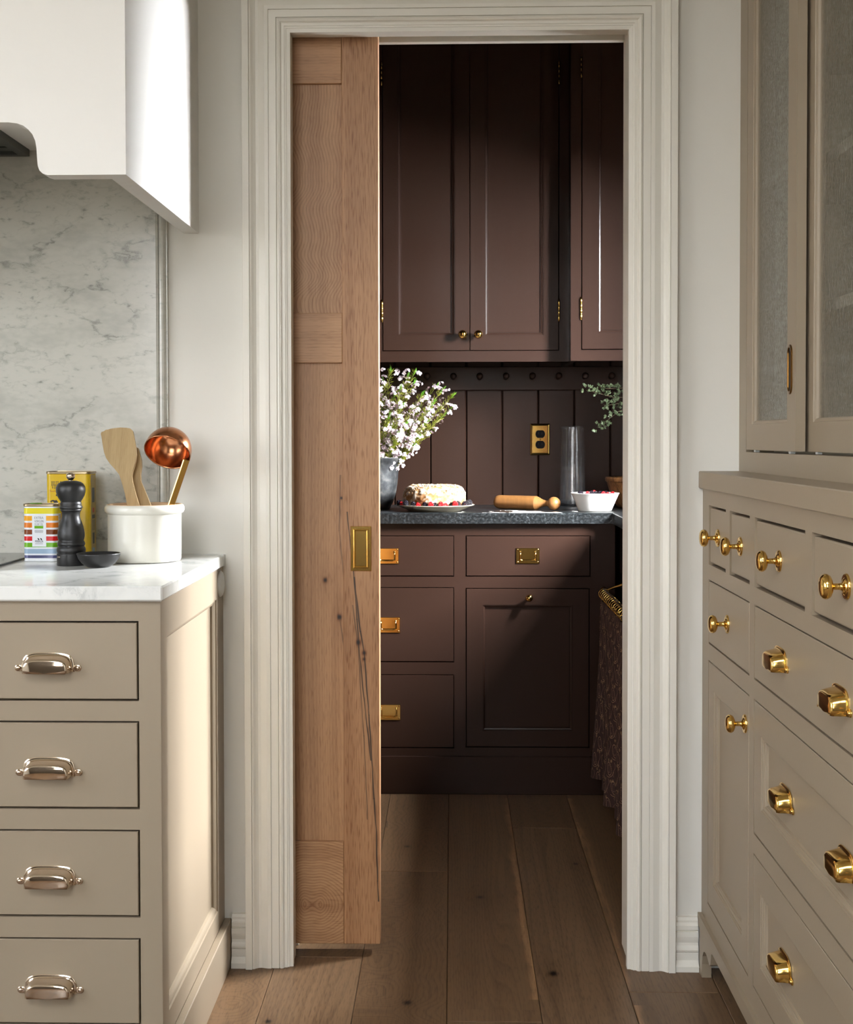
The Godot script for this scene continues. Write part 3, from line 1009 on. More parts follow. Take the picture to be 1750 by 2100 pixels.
func build_hood() -> void:
	var h := thing("range_hood", "white plaster range hood with scooped lower edge over the cooktop", "range hood", Vector3(-1.06, 1.6434, -2.66))
	var y0 := 1.6434
	var half := [-0.7000, y0, -0.7085, y0 + 0.0025, -0.7145, y0 + 0.0085, -0.7172, y0 + 0.016, -0.7182, 1.672, -0.7192, 1.690, -0.7212, 1.7025, -0.7260, 1.7135, -0.7330, 1.7220, -0.7420, 1.7290, -0.7530, 1.7330, -0.7680, 1.7348]
	var pts := V2([-0.5635, y0, -0.5635, 2.75, -1.5565, 2.75, -1.5565, y0])
	var n := half.size() / 2
	for i in n: pts.append(Vector2(-2.12 - half[i * 2], half[i * 2 + 1]))
	for i in n: pts.append(Vector2(half[(n - 1 - i) * 2], half[(n - 1 - i) * 2 + 1]))
	var st := mb()
	poly(st, Transform3D(), pts, -2.350, -2.310)
	box(st, Vector3(-0.598, y0, ZW + 0.0005), Vector3(-0.5635, 2.75, -2.3500))
	box(st, Vector3(-1.5565, y0, ZW + 0.0205), Vector3(-1.522, 2.75, -2.3500))
	wpart("shell", st, M.plaster, h)
	wpart("soffit", bx(Vector3(-1.5225, 1.826, ZW + 0.0205), Vector3(-0.5975, 1.84, -2.3495)), M.plaster, h)
	st = mb()
	var TD := Transform3D(Basis(Vector3(1, 0, 0), Vector3(0, 0, 1), Vector3(0, -1, 0)), Vector3(0, 1.811, 0))
	holed(st, TD, -1.186, -0.934, -2.950, -2.45, [[-1.166, -0.954, -2.930, -2.47]], 0.015)
	var ins := wpart("insert", st, M.steel, h)
	for k in 9:
		part("baffle", bx(Vector3(-1.166, 1.817, -2.925 + k * 0.0505), Vector3(-0.954, 1.822, -2.89 + k * 0.0505), 0.001), M.steel, ins)


func build_left_counter_things() -> void:
	var st: SurfaceTool
	# crock
	var cp := Vector3(-0.651, CY, -2.812)
	var cr := thing("crock", "squat white stoneware crock holding the wooden spatula and copper ladle", "crock", cp)
	st = mb()
	lathe(st, up_at(), [[0.0, 0.0], [0.070, 0.0], [0.0745, 0.0015], [0.0765, 0.006], [0.0768, 0.050], [0.0770, 0.0985], [0.0775, 0.1005], [0.0815, 0.1030], [0.0835, 0.1075], [0.0835, 0.1135], [0.0815, 0.1180], [0.0790, 0.1200]], 64, [2, 6])
	part("body", st, M.ceramic, cr)
	st = mb()
	lathe(st, up_at(), [[0.0790, 0.1200], [0.0760, 0.1208], [0.0725, 0.1195], [0.0705, 0.1160], [0.0700, 0.0300], [0.0660, 0.0100], [0.0, 0.0090]], 64)
	part("lining", st, M.raw_clay, cr)
	# spatula, leaning back: traced on its own tilted plane
	var o := Vector3(-0.6735, 1.0492, -2.792)
	var lean := Basis(Vector3(1, 0, 0), Vector3(0, 1, -0.34).normalized(), Vector3(0, 0.34, 1).normalized())
	var outline := func(px: Array, cx: float, cy: float, sc: float) -> PackedVector2Array:
		var P := PackedVector2Array()
		for i in range(0, px.size(), 2): P.append(Vector2((px[i] - cx) * sc, -(px[i + 1] - cy) * sc * 1.055))
		return P
	var k := 0.00102
	var pts: PackedVector2Array = outline.call([189.5, 892, 191, 888, 195, 887, 199.7, 883.7, 205, 883, 209, 881.5, 216.8, 880.4, 230, 878.8, 242, 879.5, 251, 880.8, 256.9, 886, 260.2, 898, 264.8, 915, 268, 933.6, 267.4, 949.4, 265.5, 959, 262.8, 969, 261.6, 979, 264, 991, 272, 1015, 280, 1036, 289, 1066, 297, 1100, 287, 1104, 275, 1104, 265, 1070, 255.6, 1036, 249.7, 1015, 243, 996.7, 235, 977, 223.4, 963.8, 212.9, 953.3, 205, 942.8, 199.7, 931, 195.8, 916.5, 191.8, 899.4], 265.0, 1036.0, k)
	st = mb()
	grain = 1
	uvo = Vector2(0.06, 0.1)
	poly(st, Transform3D(lean, Vector3.ZERO), pts, -0.0035, 0.0035)
	var sp := part(numbered("wooden_spatula"), st, M.spoon_wood, self, o)
	tag(sp, "pale wooden spatula with a worn scorched tip standing in the crock", "spatula")
	pts = outline.call([250, 930, 262, 921, 269.4, 925.7, 276, 945, 278, 960, 277, 975.6, 279, 991.4, 289, 1011, 299.6, 1033.5, 312, 1062, 324, 1092, 312, 1098, 300, 1090, 288, 1060, 277, 1034, 268, 1015, 258, 992, 248, 970, 246, 950], 265.0, 1036.0, k * 1.02)
	st = mb()
	uvo = Vector2(0.02, 0.3)
	poly(st, Transform3D(lean, Vector3.ZERO), pts, -0.006, 0.006)
	var sp2 := part(numbered("wooden_spoon"), st, M.spoon_wood, self, o + Vector3(-0.004, 0.0, -0.026))
	tag(sp2, "darker wooden spoon tucked behind the pale spatula in the crock", "spoon")
	uvo = Vector2.ZERO
	# copper ladle
	var lc := Vector3(-0.598, 1.1610, -2.80)
	var ladle := thing("ladle", "copper ladle with a brass handle standing upside down in the crock", "ladle", Vector3(-0.58, CY + 0.012, -2.80))
	var nrm := Vector3(-0.12, -0.70, 0.70).normalized()
	var bxs := nrm.cross(Vector3.UP).normalized()
	var LT := Transform3D(Basis(bxs, nrm.cross(bxs), nrm), lc)
	if LT.basis.determinant() < 0: LT.basis.x = -LT.basis.x
	st = mb()
	var p := []
	var R := 0.0495
	for i in 15:
		var t := PI / 2 * i / 14.0
		p.append([R * sin(t), -R * 1.05 * cos(t)])
	p.append_array([[R, 0.004], [R + 0.0004, 0.0055], [R - 0.0014, 0.0058], [R - 0.0020, 0.004]])
	for i in range(14, -1, -1):
		var t := PI / 2 * i / 14.0
		p.append([(R - 0.002) * sin(t), -(R * 1.05 - 0.002) * cos(t)])
	lathe(st, LT, p, 48, [15, 18])
	var bowl := wpart("bowl", st, M.copper, ladle)
	var h0 := Vector3(-0.5545, 1.1420, -2.778)
	var h1 := Vector3(-0.6230, 0.9450, -2.780)
	var ax := (h1 - h0).normalized()
	var HT := Transform3D(Basis(ax.cross(Vector3(0.5, 0.1, 1)).normalized(), -ax, Vector3.ZERO), (h0 + h1) / 2)
	HT.basis.z = HT.basis.x.cross(HT.basis.y)
	st = mb()
	box(st, Vector3(-0.0068, -(h1 - h0).length() / 2, -0.0022), Vector3(0.0068, (h1 - h0).length() / 2, 0.0022), 0.0015, HT)
	wpart("handle", st, M.brass, ladle)
	for q in [Vector3(-0.5570, 1.1410, -2.7790), Vector3(-0.5590, 1.1325, -2.7800)]:
		var rv := SphereMesh.new()
		rv.radius = 0.0018
		rv.height = 0.0036
		rv.radial_segments = 8
		rv.rings = 4
		part("rivet", rv, M.nickel, bowl, q)
	# pepper mill
	var mp := thing("pepper_mill", "matt black pepper mill with a metal finial in front of the yellow tin", "pepper mill", Vector3(-0.7795, CY, -2.712))
	st = mb()
	lathe(st, up_at(), [[0.0, 0.0], [0.0282, 0.0], [0.0288, 0.001], [0.0286, 0.0238], [0.0276, 0.0250], [0.0276, 0.0262], [0.0288, 0.0280], [0.0292, 0.0325], [0.0280, 0.0368], [0.0262, 0.0392], [0.0262, 0.0400], [0.0276, 0.0420], [0.0278, 0.0448], [0.0262, 0.0490], [0.0248, 0.0508], [0.0258, 0.0530], [0.0270, 0.0590], [0.0271, 0.0640], [0.0262, 0.0720], [0.0244, 0.0800], [0.0216, 0.0880], [0.0190, 0.0950], [0.0180, 0.1000], [0.0180, 0.1050], [0.0188, 0.1095], [0.0204, 0.1112]], 48, [3, 4, 9, 10])
	part("body", st, M.chalk_black, mp)
	st = mb()
	lathe(st, up_at(), [[0.0200, 0.1112], [0.0214, 0.1124], [0.0214, 0.1140], [0.0210, 0.1148], [0.0226, 0.1165], [0.0233, 0.1190], [0.0226, 0.1212], [0.0213, 0.1226], [0.0217, 0.1240], [0.0213, 0.1278], [0.0205, 0.1300], [0.0214, 0.1322], [0.0245, 0.1370], [0.0276, 0.1430], [0.0294, 0.1500], [0.0297, 0.1550], [0.0286, 0.1610], [0.0255, 0.1665], [0.0205, 0.1705], [0.0120, 0.1728], [0.0060, 0.1732]], 48, [3, 10])
	part("head", st, M.chalk_black, mp)
	st = mb()
	lathe(st, up_at(), [[0.0045, 0.1730], [0.0042, 0.1745], [0.0062, 0.1760], [0.0086, 0.1795], [0.0091, 0.1830], [0.0082, 0.1868], [0.0050, 0.1892], [0.0, 0.1898]], 24, [2])
	part("finial", st, M.nickel, mp)
	part("badge", bx(Vector3(-0.0215, 0.0178, 0.0186), Vector3(-0.0160, 0.0196, 0.0242)), M.nickel, mp)
	# pinch bowl
	st = mb()
	lathe(st, up_at(), [[0.0, 0.0], [0.021, 0.0], [0.0235, 0.001], [0.0330, 0.0075], [0.0400, 0.0165], [0.0432, 0.0255], [0.0438, 0.0275], [0.0428, 0.0282], [0.0412, 0.0268], [0.0375, 0.0165], [0.0300, 0.0090], [0.0180, 0.0050], [0.0, 0.0042]], 48, [2])
	var pb := part(numbered("pinch_bowl"), st, M.chalk_black, self, Vector3(-0.7135, CY, -2.676))
	tag(pb, "small shallow black bowl at the foot of the pepper mill", "bowl")
	striped_tin()
	yellow_tin()


func striped_tin() -> void:
	var c := Vector3(-0.8675, CY, -2.808)
	var t := thing("oil_tin", "small olive oil tin with painted rainbow stripes and a white label", "tin", c)
	var w := 0.0725
	var d := 0.042
	var h := 0.122
	var body := mb()
	var grow := func(k: float, y: float) -> PackedVector3Array: return rrect(w + k, d + k, 0.011, y, 5)
	loft(body, up_at(), [grow.call(-0.003, 0.0), grow.call(0.0, 0.001), grow.call(0.0, 0.003), grow.call(-0.0012, 0.0045), grow.call(-0.0012, 0.008), grow.call(-0.0008, 0.0082), grow.call(-0.0008, h - 0.006)], true, false, [1, 2, 3, 4, 5, 6])
	part("body", body, M.label_white, t)
	var rim := mb()
	loft(rim, up_at(), [grow.call(-0.0006, h - 0.006), grow.call(0.0022, h - 0.0048), grow.call(0.0022, h - 0.001), grow.call(0.0008, h), grow.call(-0.0030, h), grow.call(-0.0036, h - 0.003)], false, true, [1, 2, 3, 4, 5])
	part("rim", rim, M.tin_rim, t)
	var lid := mb()
	lathe(lid, up_at(Vector3(-0.014, h - 0.003, 0)), [[0.013, 0.0], [0.013, 0.003], [0.011, 0.004], [0.0, 0.004]], 20, [1])
	part("stopper", lid, M.band_green, t)
	# printed bands wrap the can
	var y := 0.0
	for e in [["band_yellow", 0.1010, 0.1130], ["band_amber", 0.0862, 0.0965], ["band_orange", 0.0718, 0.0822], ["band_brown", 0.0575, 0.0678], ["band_red", 0.0440, 0.0535], ["band_green", 0.0305, 0.0400], ["band_sky", 0.0170, 0.0270], ["band_navy", 0.0040 + 0.0035, 0.0128 + 0.0008]]:
		var b := mb()
		loft(b, up_at(), [grow.call(-0.0005, e[1]), grow.call(-0.0003, e[1]), grow.call(-0.0003, e[2]), grow.call(-0.0005, e[2])], false, false, [1, 2, 3])
		part("stripe", b, M[e[0]], t)
	var z := d / 2 - 0.0003
	part("label_panel", bx(Vector3(-0.0160, 0.0318, z), Vector3(0.0136, 0.1005, z + 0.0004)), M.label_white, t)
	part("green_tab", bx(Vector3(-0.0112, 0.0700, z), Vector3(0.0076, 0.0756, z + 0.0007)), M.band_green, t)
	part("side_panel", bx(Vector3(w / 2 - 0.0006, 0.0200, -0.010), Vector3(w / 2 - 0.00005, 0.1000, 0.0085)), M.label_white, t)
	for i in 26:
		part("print_line", bx(Vector3(w / 2 - 0.0004, 0.0240 + i * 0.0029, -0.008), Vector3(w / 2 + 0.0001, 0.0254 + i * 0.0029, 0.006 - (i * 7 % 5) * 0.0012)), M.ink_grey, t)
	z += 0.0004
	text("lettering", "EXTRA", 0.0050, Vector3(-0.0018, 0.0925, z), M.ink_grey, t, "Droid Sans", 400, 0.0190)
	text("lettering", "VIRGIN", 0.0050, Vector3(-0.0012, 0.0852, z), M.ink_grey, t, "Droid Sans", 400, 0.0192)
	text("lettering", "OLIVE OIL", 0.0040, Vector3(-0.0018, 0.0785, z), M.ink_grey, t, "Droid Sans", 400, 0.0186)
	for q in [[0.0655, 0.0180], [0.0636, 0.0182], [0.0612, 0.0175]]:
		part("small_print", bx(Vector3(-0.0018 - q[1] / 2, q[0], z - 0.0001), Vector3(-0.0018 + q[1] / 2, q[0] + 0.0008, z + 0.0002)), M.ink_grey, t)
	for s in [0.0, 0.0056]:
		var m := mb()
		poly(m, Transform3D(), V2([-0.0050 + s, 0.0497, -0.0024 + s, 0.0497, -0.0008 + s, 0.0475, -0.0008 + s, 0.0455, -0.0030 + s, 0.0455, -0.0032 + s, 0.0480]), z, z + 0.0003)
		part("emblem", m, M.ink_black, t)
	text("lettering", "PERALIA", 0.0026, Vector3(-0.0016, 0.0428, z), M.ink_grey, t, "Droid Sans", 700, 0.0170)
	part("small_print", bx(Vector3(-0.010, 0.0374, z - 0.0001), Vector3(0.0066, 0.0382, z + 0.0002)), M.ink_grey, t)
	text("lettering", "NET WT 8.45 FL OZ", 0.0036, Vector3(-0.0008, 0.0112, z - 0.0001), M.ink_blue, t, "Droid Sans", 700, 0.0345)


func yellow_tin() -> void:
	var c := Vector3(-0.8310, CY, -2.897)
	var t := thing("oil_tin", "tall yellow olive oil tin printed in black, standing behind the pepper mill", "tin", c)
	var w := 0.0965
	var d := 0.058
	var h := 0.188
	var grow := func(k: float, y: float) -> PackedVector3Array: return rrect(w + k, d + k, 0.010, y, 5)
	var body := mb()
	loft(body, up_at(), [grow.call(-0.003, 0.0), grow.call(0.0, 0.001), grow.call(0.0, 0.003), grow.call(-0.001, 0.0045), grow.call(-0.001, h - 0.006)], true, false, [1, 2, 3, 4])
	part("body", body, M.tin_yellow, t)
	var rim := mb()
	loft(rim, up_at(), [grow.call(-0.001, h - 0.006), grow.call(0.0018, h - 0.0048), grow.call(0.0018, h - 0.001), grow.call(0.0004, h), grow.call(-0.0030, h), grow.call(-0.0036, h - 0.003)], false, true, [1, 2, 3, 4, 5])
	part("rim", rim, M.tin_rim, t)
	var z := d / 2 - 0.0006
	text("lettering", "HUILE D'OLIVE", 0.0082, Vector3(-0.0085, 0.1625, z), M.ink_black, t, "Droid Serif", 700, 0.0540)
	text("lettering", "VIERGE EXTRA", 0.0082, Vector3(-0.0085, 0.1545, z), M.ink_black, t, "Droid Serif", 700, 0.0535)
	# a red written line under it
	var st := mb()
	var pts := []
	for i in 40:
		pts.append(Vector3(-0.0400 + i * 0.0011, 0.1450 + 0.0011 * sin(i * 1.45) + (0.0022 if i < 3 else 0.0), z + 0.0002))
	tube(st, pts, 0.00035, 5)
	part("script_line", st, M.ink_red, t)
	# engraved horse, half hidden
	st = mb()
	poly(st, Transform3D(), V2([-0.0385, 0.1240, -0.0340, 0.1262, -0.0300, 0.1262, -0.0275, 0.1250, -0.0255, 0.1268, -0.0235, 0.1250, -0.0200, 0.1195, -0.0170, 0.1140, -0.0150, 0.1070, -0.0180, 0.1070, -0.0205, 0.1120, -0.0235, 0.1165, -0.0265, 0.1135, -0.0300, 0.1120, -0.0322, 0.1140, -0.0300, 0.1175, -0.0310, 0.1225, -0.0345, 0.1232, -0.0370, 0.1205]), z, z + 0.0003)
	poly(st, Transform3D(), V2([-0.0372, 0.1185, -0.0352, 0.1215, -0.0345, 0.1150, -0.0350, 0.1060, -0.0368, 0.1060]), z, z + 0.0003)
	poly(st, Transform3D(), V2([-0.0240, 0.1075, -0.0205, 0.1080, -0.0190, 0.1050, -0.0235, 0.1048]), z, z + 0.0003)
	part("emblem", st, M.ink_black, t)
	part("crest", bx(Vector3(-0.0260, 0.1350, z), Vector3(-0.0160, 0.1382, z + 0.0003)), M.ink_black, t)
	# printed side
	var x := w / 2 - 0.0006
	part("side_panel", bx(Vector3(x - 0.0004, 0.008, -0.018), Vector3(x + 0.00015, h - 0.008, 0.018)), M.tin_ochre, t)
	for e in [[0.120, 0.152, 0.009, "ink_grey"], [0.098, 0.108, 0.006, "ink_red"], [0.085, 0.093, 0.011, "ink_black"], [0.030, 0.054, 0.007, "ink_black"], [0.006, 0.021, 0.009, "band_sky"]]:
		var s := mb()
		box(s, Vector3(x - 0.0004, e[0], -e[2]), Vector3(x + 0.0003, e[1], e[2]))
		part("side_print", s, M[e[3]], t)
	for i in 8:
		part("print_line", bx(Vector3(x - 0.0004, 0.060 + i * 0.0029, -0.012), Vector3(x + 0.0003, 0.0612 + i * 0.0029, 0.012)), M.ink_grey, t)


# ---------------------------------------------------------------- kitchen, dresser side
func build_dresser() -> void:
	var X := 0.557
	var c := thing("storage_cabinet", "tall taupe dresser with small brass-knobbed drawers, cup-pull drawers and a narrow door", "cabinet", Vector3(0.77, 0, -2.0))
	var T := Transform3D(FACE_LEFT, Vector3(X, 0, 0))
	var zN := -0.80
	# [z0, z1, y0, y1, kind, fitting places]
	var A0 := -2.9035
	var B0 := -2.4655
	var B1 := -1.7290
	var D := [
		[A0, -2.7315, 0.9167, 1.0345, "flat", "knob"], [-2.6865, -2.5122, 0.9167, 1.0345, "flat", "knob"], [B0, -2.1207, 0.9167, 1.0345, "flat", "knob"], [-2.0742, B1, 0.9167, 1.0345, "flat", "knob"],
		[A0, -2.5110, 0.7432, 0.8763, "flat", "knob"], [A0, -2.5110, 0.1740, 0.7012, "panel", "door"],
		[B0, B1, 0.7445, 0.8765, "flat", "cup"], [B0, B1, 0.4586, 0.7022, "panel", "cup"], [B0, B1, 0.1730, 0.4159, "panel", "cup"],
		[-1.684, -1.30, 0.9167, 1.0345, "flat", "knob"], [-1.684, -1.30, 0.7445, 0.8765, "flat", "cup"], [-1.684, -1.30, 0.4586, 0.7022, "panel", "cup"], [-1.684, -1.30, 0.1730, 0.4159, "panel", "cup"]]
	var holes := []
	var g := 0.003
	for d in D:
		var slack := 0.0028 if d[3] - d[2] < 0.12 else 0.0
		holes.append([d[0] - g, d[1] + g, d[2] - g - slack * 0.7, d[3] + g + slack])
	var st := mb()
	holed(st, T, ZW + 0.0005, zN, 0.098, 1.0745, holes, 0.021)
	wpart("face_frame", st, M.taupe_paint, c)
	st = mb()
	box(st, Vector3(X + 0.045, 0.10, ZW + 0.0005), Vector3(0.984, 1.0745, zN))
	wpart("carcass", st, M.dark_void, c)
	for d in D:
		st = mb()
		rect_stack(st, T, d[0], d[1], d[2], d[3], ([[0, -0.022], [0, -0.005], [0.001, -0.0035], [0.003, -0.0025]] if d[3] - d[2] < 0.12 else FLAT) if d[4] == "flat" else panel_prof(0.0545))
		var front := wpart("drawer" if d[5] != "door" else "door", st, M.taupe_paint, c)
		var mid: float = (d[0] + d[1]) / 2
		var my: float = (d[2] + d[3]) / 2
		if d[5] == "knob":
			part("knob", knob(T.translated_local(Vector3(mid, my, -0.0025 if d[3] - d[2] < 0.12 else 0.0)), 1.05), M.brass, front).set_meta("label", "polished brass knob")
		elif d[5] == "door":
			part("knob", knob(T.translated_local(Vector3(-2.541, 0.6430, 0))), M.brass, front).set_meta("label", "polished brass knob")
		elif d[1] - d[0] > 0.5:
			var deep := -0.010 if d[4] == "panel" else 0.0
			for z in [-2.272, -1.922]:
				part("cup_pull", cup_pull(T.translated_local(Vector3(z, my - 0.016 - (0.006 if d[4] == "panel" else 0.0), deep)), 0.044, 0.037, 0.0245), M.brass, front).set_meta("label", "polished brass cup pull")
		else:
			part("cup_pull", cup_pull(T.translated_local(Vector3(mid, my - 0.016, -0.010 if d[4] == "panel" else 0.0)), 0.044, 0.037, 0.0245), M.brass, front)
	# plinth rail with shaped bracket foot
	st = mb()
	var TP := Transform3D(FACE_LEFT, Vector3(0.5483, 0, 0))
	var z0 := ZW + 0.0275
	poly(st, TP, V2([z0, 0.0, -2.9246, 0.0, -2.9246, 0.030, -2.918, 0.050, -2.905, 0.064, -2.890, 0.070, -2.872, 0.070, -2.855, 0.066, -2.838, 0.060, -2.828, 0.066, -2.823, 0.080, -2.818, 0.0935, -2.806, 0.0965, zN, 0.0965, zN, 0.1265, z0, 0.1265]), -0.021, 0.0)
	wpart("bracket_plinth", st, M.taupe_paint, c)
	wpart("bracket_plinth", bx(Vector3(0.5483, 0.1, ZW + 0.0005), Vector3(0.5693, 0.1265, z0)), M.taupe_paint, c)
	wpart("toe_board", bx(Vector3(0.64, 0.0, ZW + 0.0005), Vector3(0.655, 0.10, zN)), M.dark_void, c)
	st = mb()
	box(st, Vector3(0.5473, 1.0747, ZW + 0.0005), Vector3(0.984, 1.1126, zN - 0.0), 0.002)
	solo("painted_worktop", st, M.taupe_paint, "thick taupe painted dresser top between the drawers and the glazed cabinet", "worktop")
	# glazed cabinet
	var u := thing("glazed_cabinet", "taupe wall cabinet with sliding seeded-glass doors on the dresser top", "cabinet", Vector3(0.81, 1.113, -2.0))
	var XU := 0.6365
	var TU := Transform3D(FACE_LEFT, Vector3(XU, 0, 0))
	st = mb()
	holed(st, TU, ZW + 0.0005, zN, 1.1128, 2.70, [[-2.9075, -1.30, 1.1554, 2.66]], 0.06)
	wpart("face_frame", st, M.taupe_paint, u)
	st = mb()
	box(st, Vector3(0.972, 1.1128, ZW + 0.0005), Vector3(0.984, 2.70, zN))
	box(st, Vector3(XU + 0.06, 1.1128, ZW + 0.0005), Vector3(0.972, 2.70, ZW + 0.012))
	box(st, Vector3(XU + 0.06, 2.68, ZW + 0.012), Vector3(0.972, 2.70, zN))
	box(st, Vector3(XU + 0.06, 1.1128, ZW + 0.012), Vector3(0.972, 1.1350, zN))
	box(st, Vector3(XU + 0.06, 1.1350, zN - 0.012), Vector3(0.972, 2.68, zN))
	wpart("carcass", st, M.interior_paint, u)
	for y in [1.420, 1.697, 1.980, 2.262]:
		wpart("shelf", bx(Vector3(0.702, y, ZW + 0.012), Vector3(0.972, y + 0.022, zN - 0.012), 0.001), M.interior_paint, u)
	for e in [[-2.9045, -2.4916, 0.0, true], [-2.515, -2.06, 0.0245, false], [-2.084, -1.64, 0.0, false], [-1.70, -1.304, 0.0245, false]]:
		st = mb()
		var TD := TU.translated_local(Vector3(0, 0, -e[2]))
		var hole := [e[0] + 0.052, e[1] - 0.064, 1.2145, 2.595]
		holed(st, TD, e[0], e[1], 1.1605, 2.655, [hole], 0.018)
		rect_stack(st, TD, hole[0], hole[1], hole[2], hole[3], [[0, 0], [0.001, -0.002], [0.003, -0.002], [0.006, -0.004], [0.008, -0.008], [0.008, -0.018]], false)
		var dr := wpart("sliding_door", st, M.taupe_paint, u)
		st = mb()
		box(st, Vector3(hole[0] - 0.002, hole[2] - 0.002, -0.0135), Vector3(hole[1] + 0.002, hole[3] + 0.002, -0.0105), 0.0, TD)
		part("pane", st, M.seedy_pane, dr).set_meta("label", "seeded glass pane")
		for z in [e[0] + 0.06, e[1] - 0.06]:
			part("glide", bx(Vector3(XU + e[2] + 0.004, 1.1556, z - 0.007), Vector3(XU + e[2] + 0.014, 1.1606, z + 0.007), 0.001), M.white_plastic, dr)
		if e[3]:
			st = mb()
			var loops := []
			for r in [[0.0, 0.0], [0.0, 0.0016], [0.0015, 0.0026], [0.0055, 0.0026], [0.0065, 0.001], [0.0072, -0.010]]:
				loops.append(rrect(0.034 - r[0] * 2, 0.094 - r[0] * 2, 0.0169 - r[0], r[1], 8, Vector2(e[1] - 0.042, 1.3148)))
			loft(st, TD, loops, false, false, [1, 2, 2, 3, 3])
			part("finger_pull", st, M.aged_brass, dr).set_meta("label", "oval dark brass finger pull")
			st = mb()
			loft(st, TD, [rrect(0.022, 0.082, 0.0105, 0.0004, 8, Vector2(e[1] - 0.042, 1.3148)), rrect(0.022, 0.082, 0.0105, 0.0006, 8, Vector2(e[1] - 0.042, 1.3148))], false, true)
			part("pull_recess", st, M.black_plastic, dr)


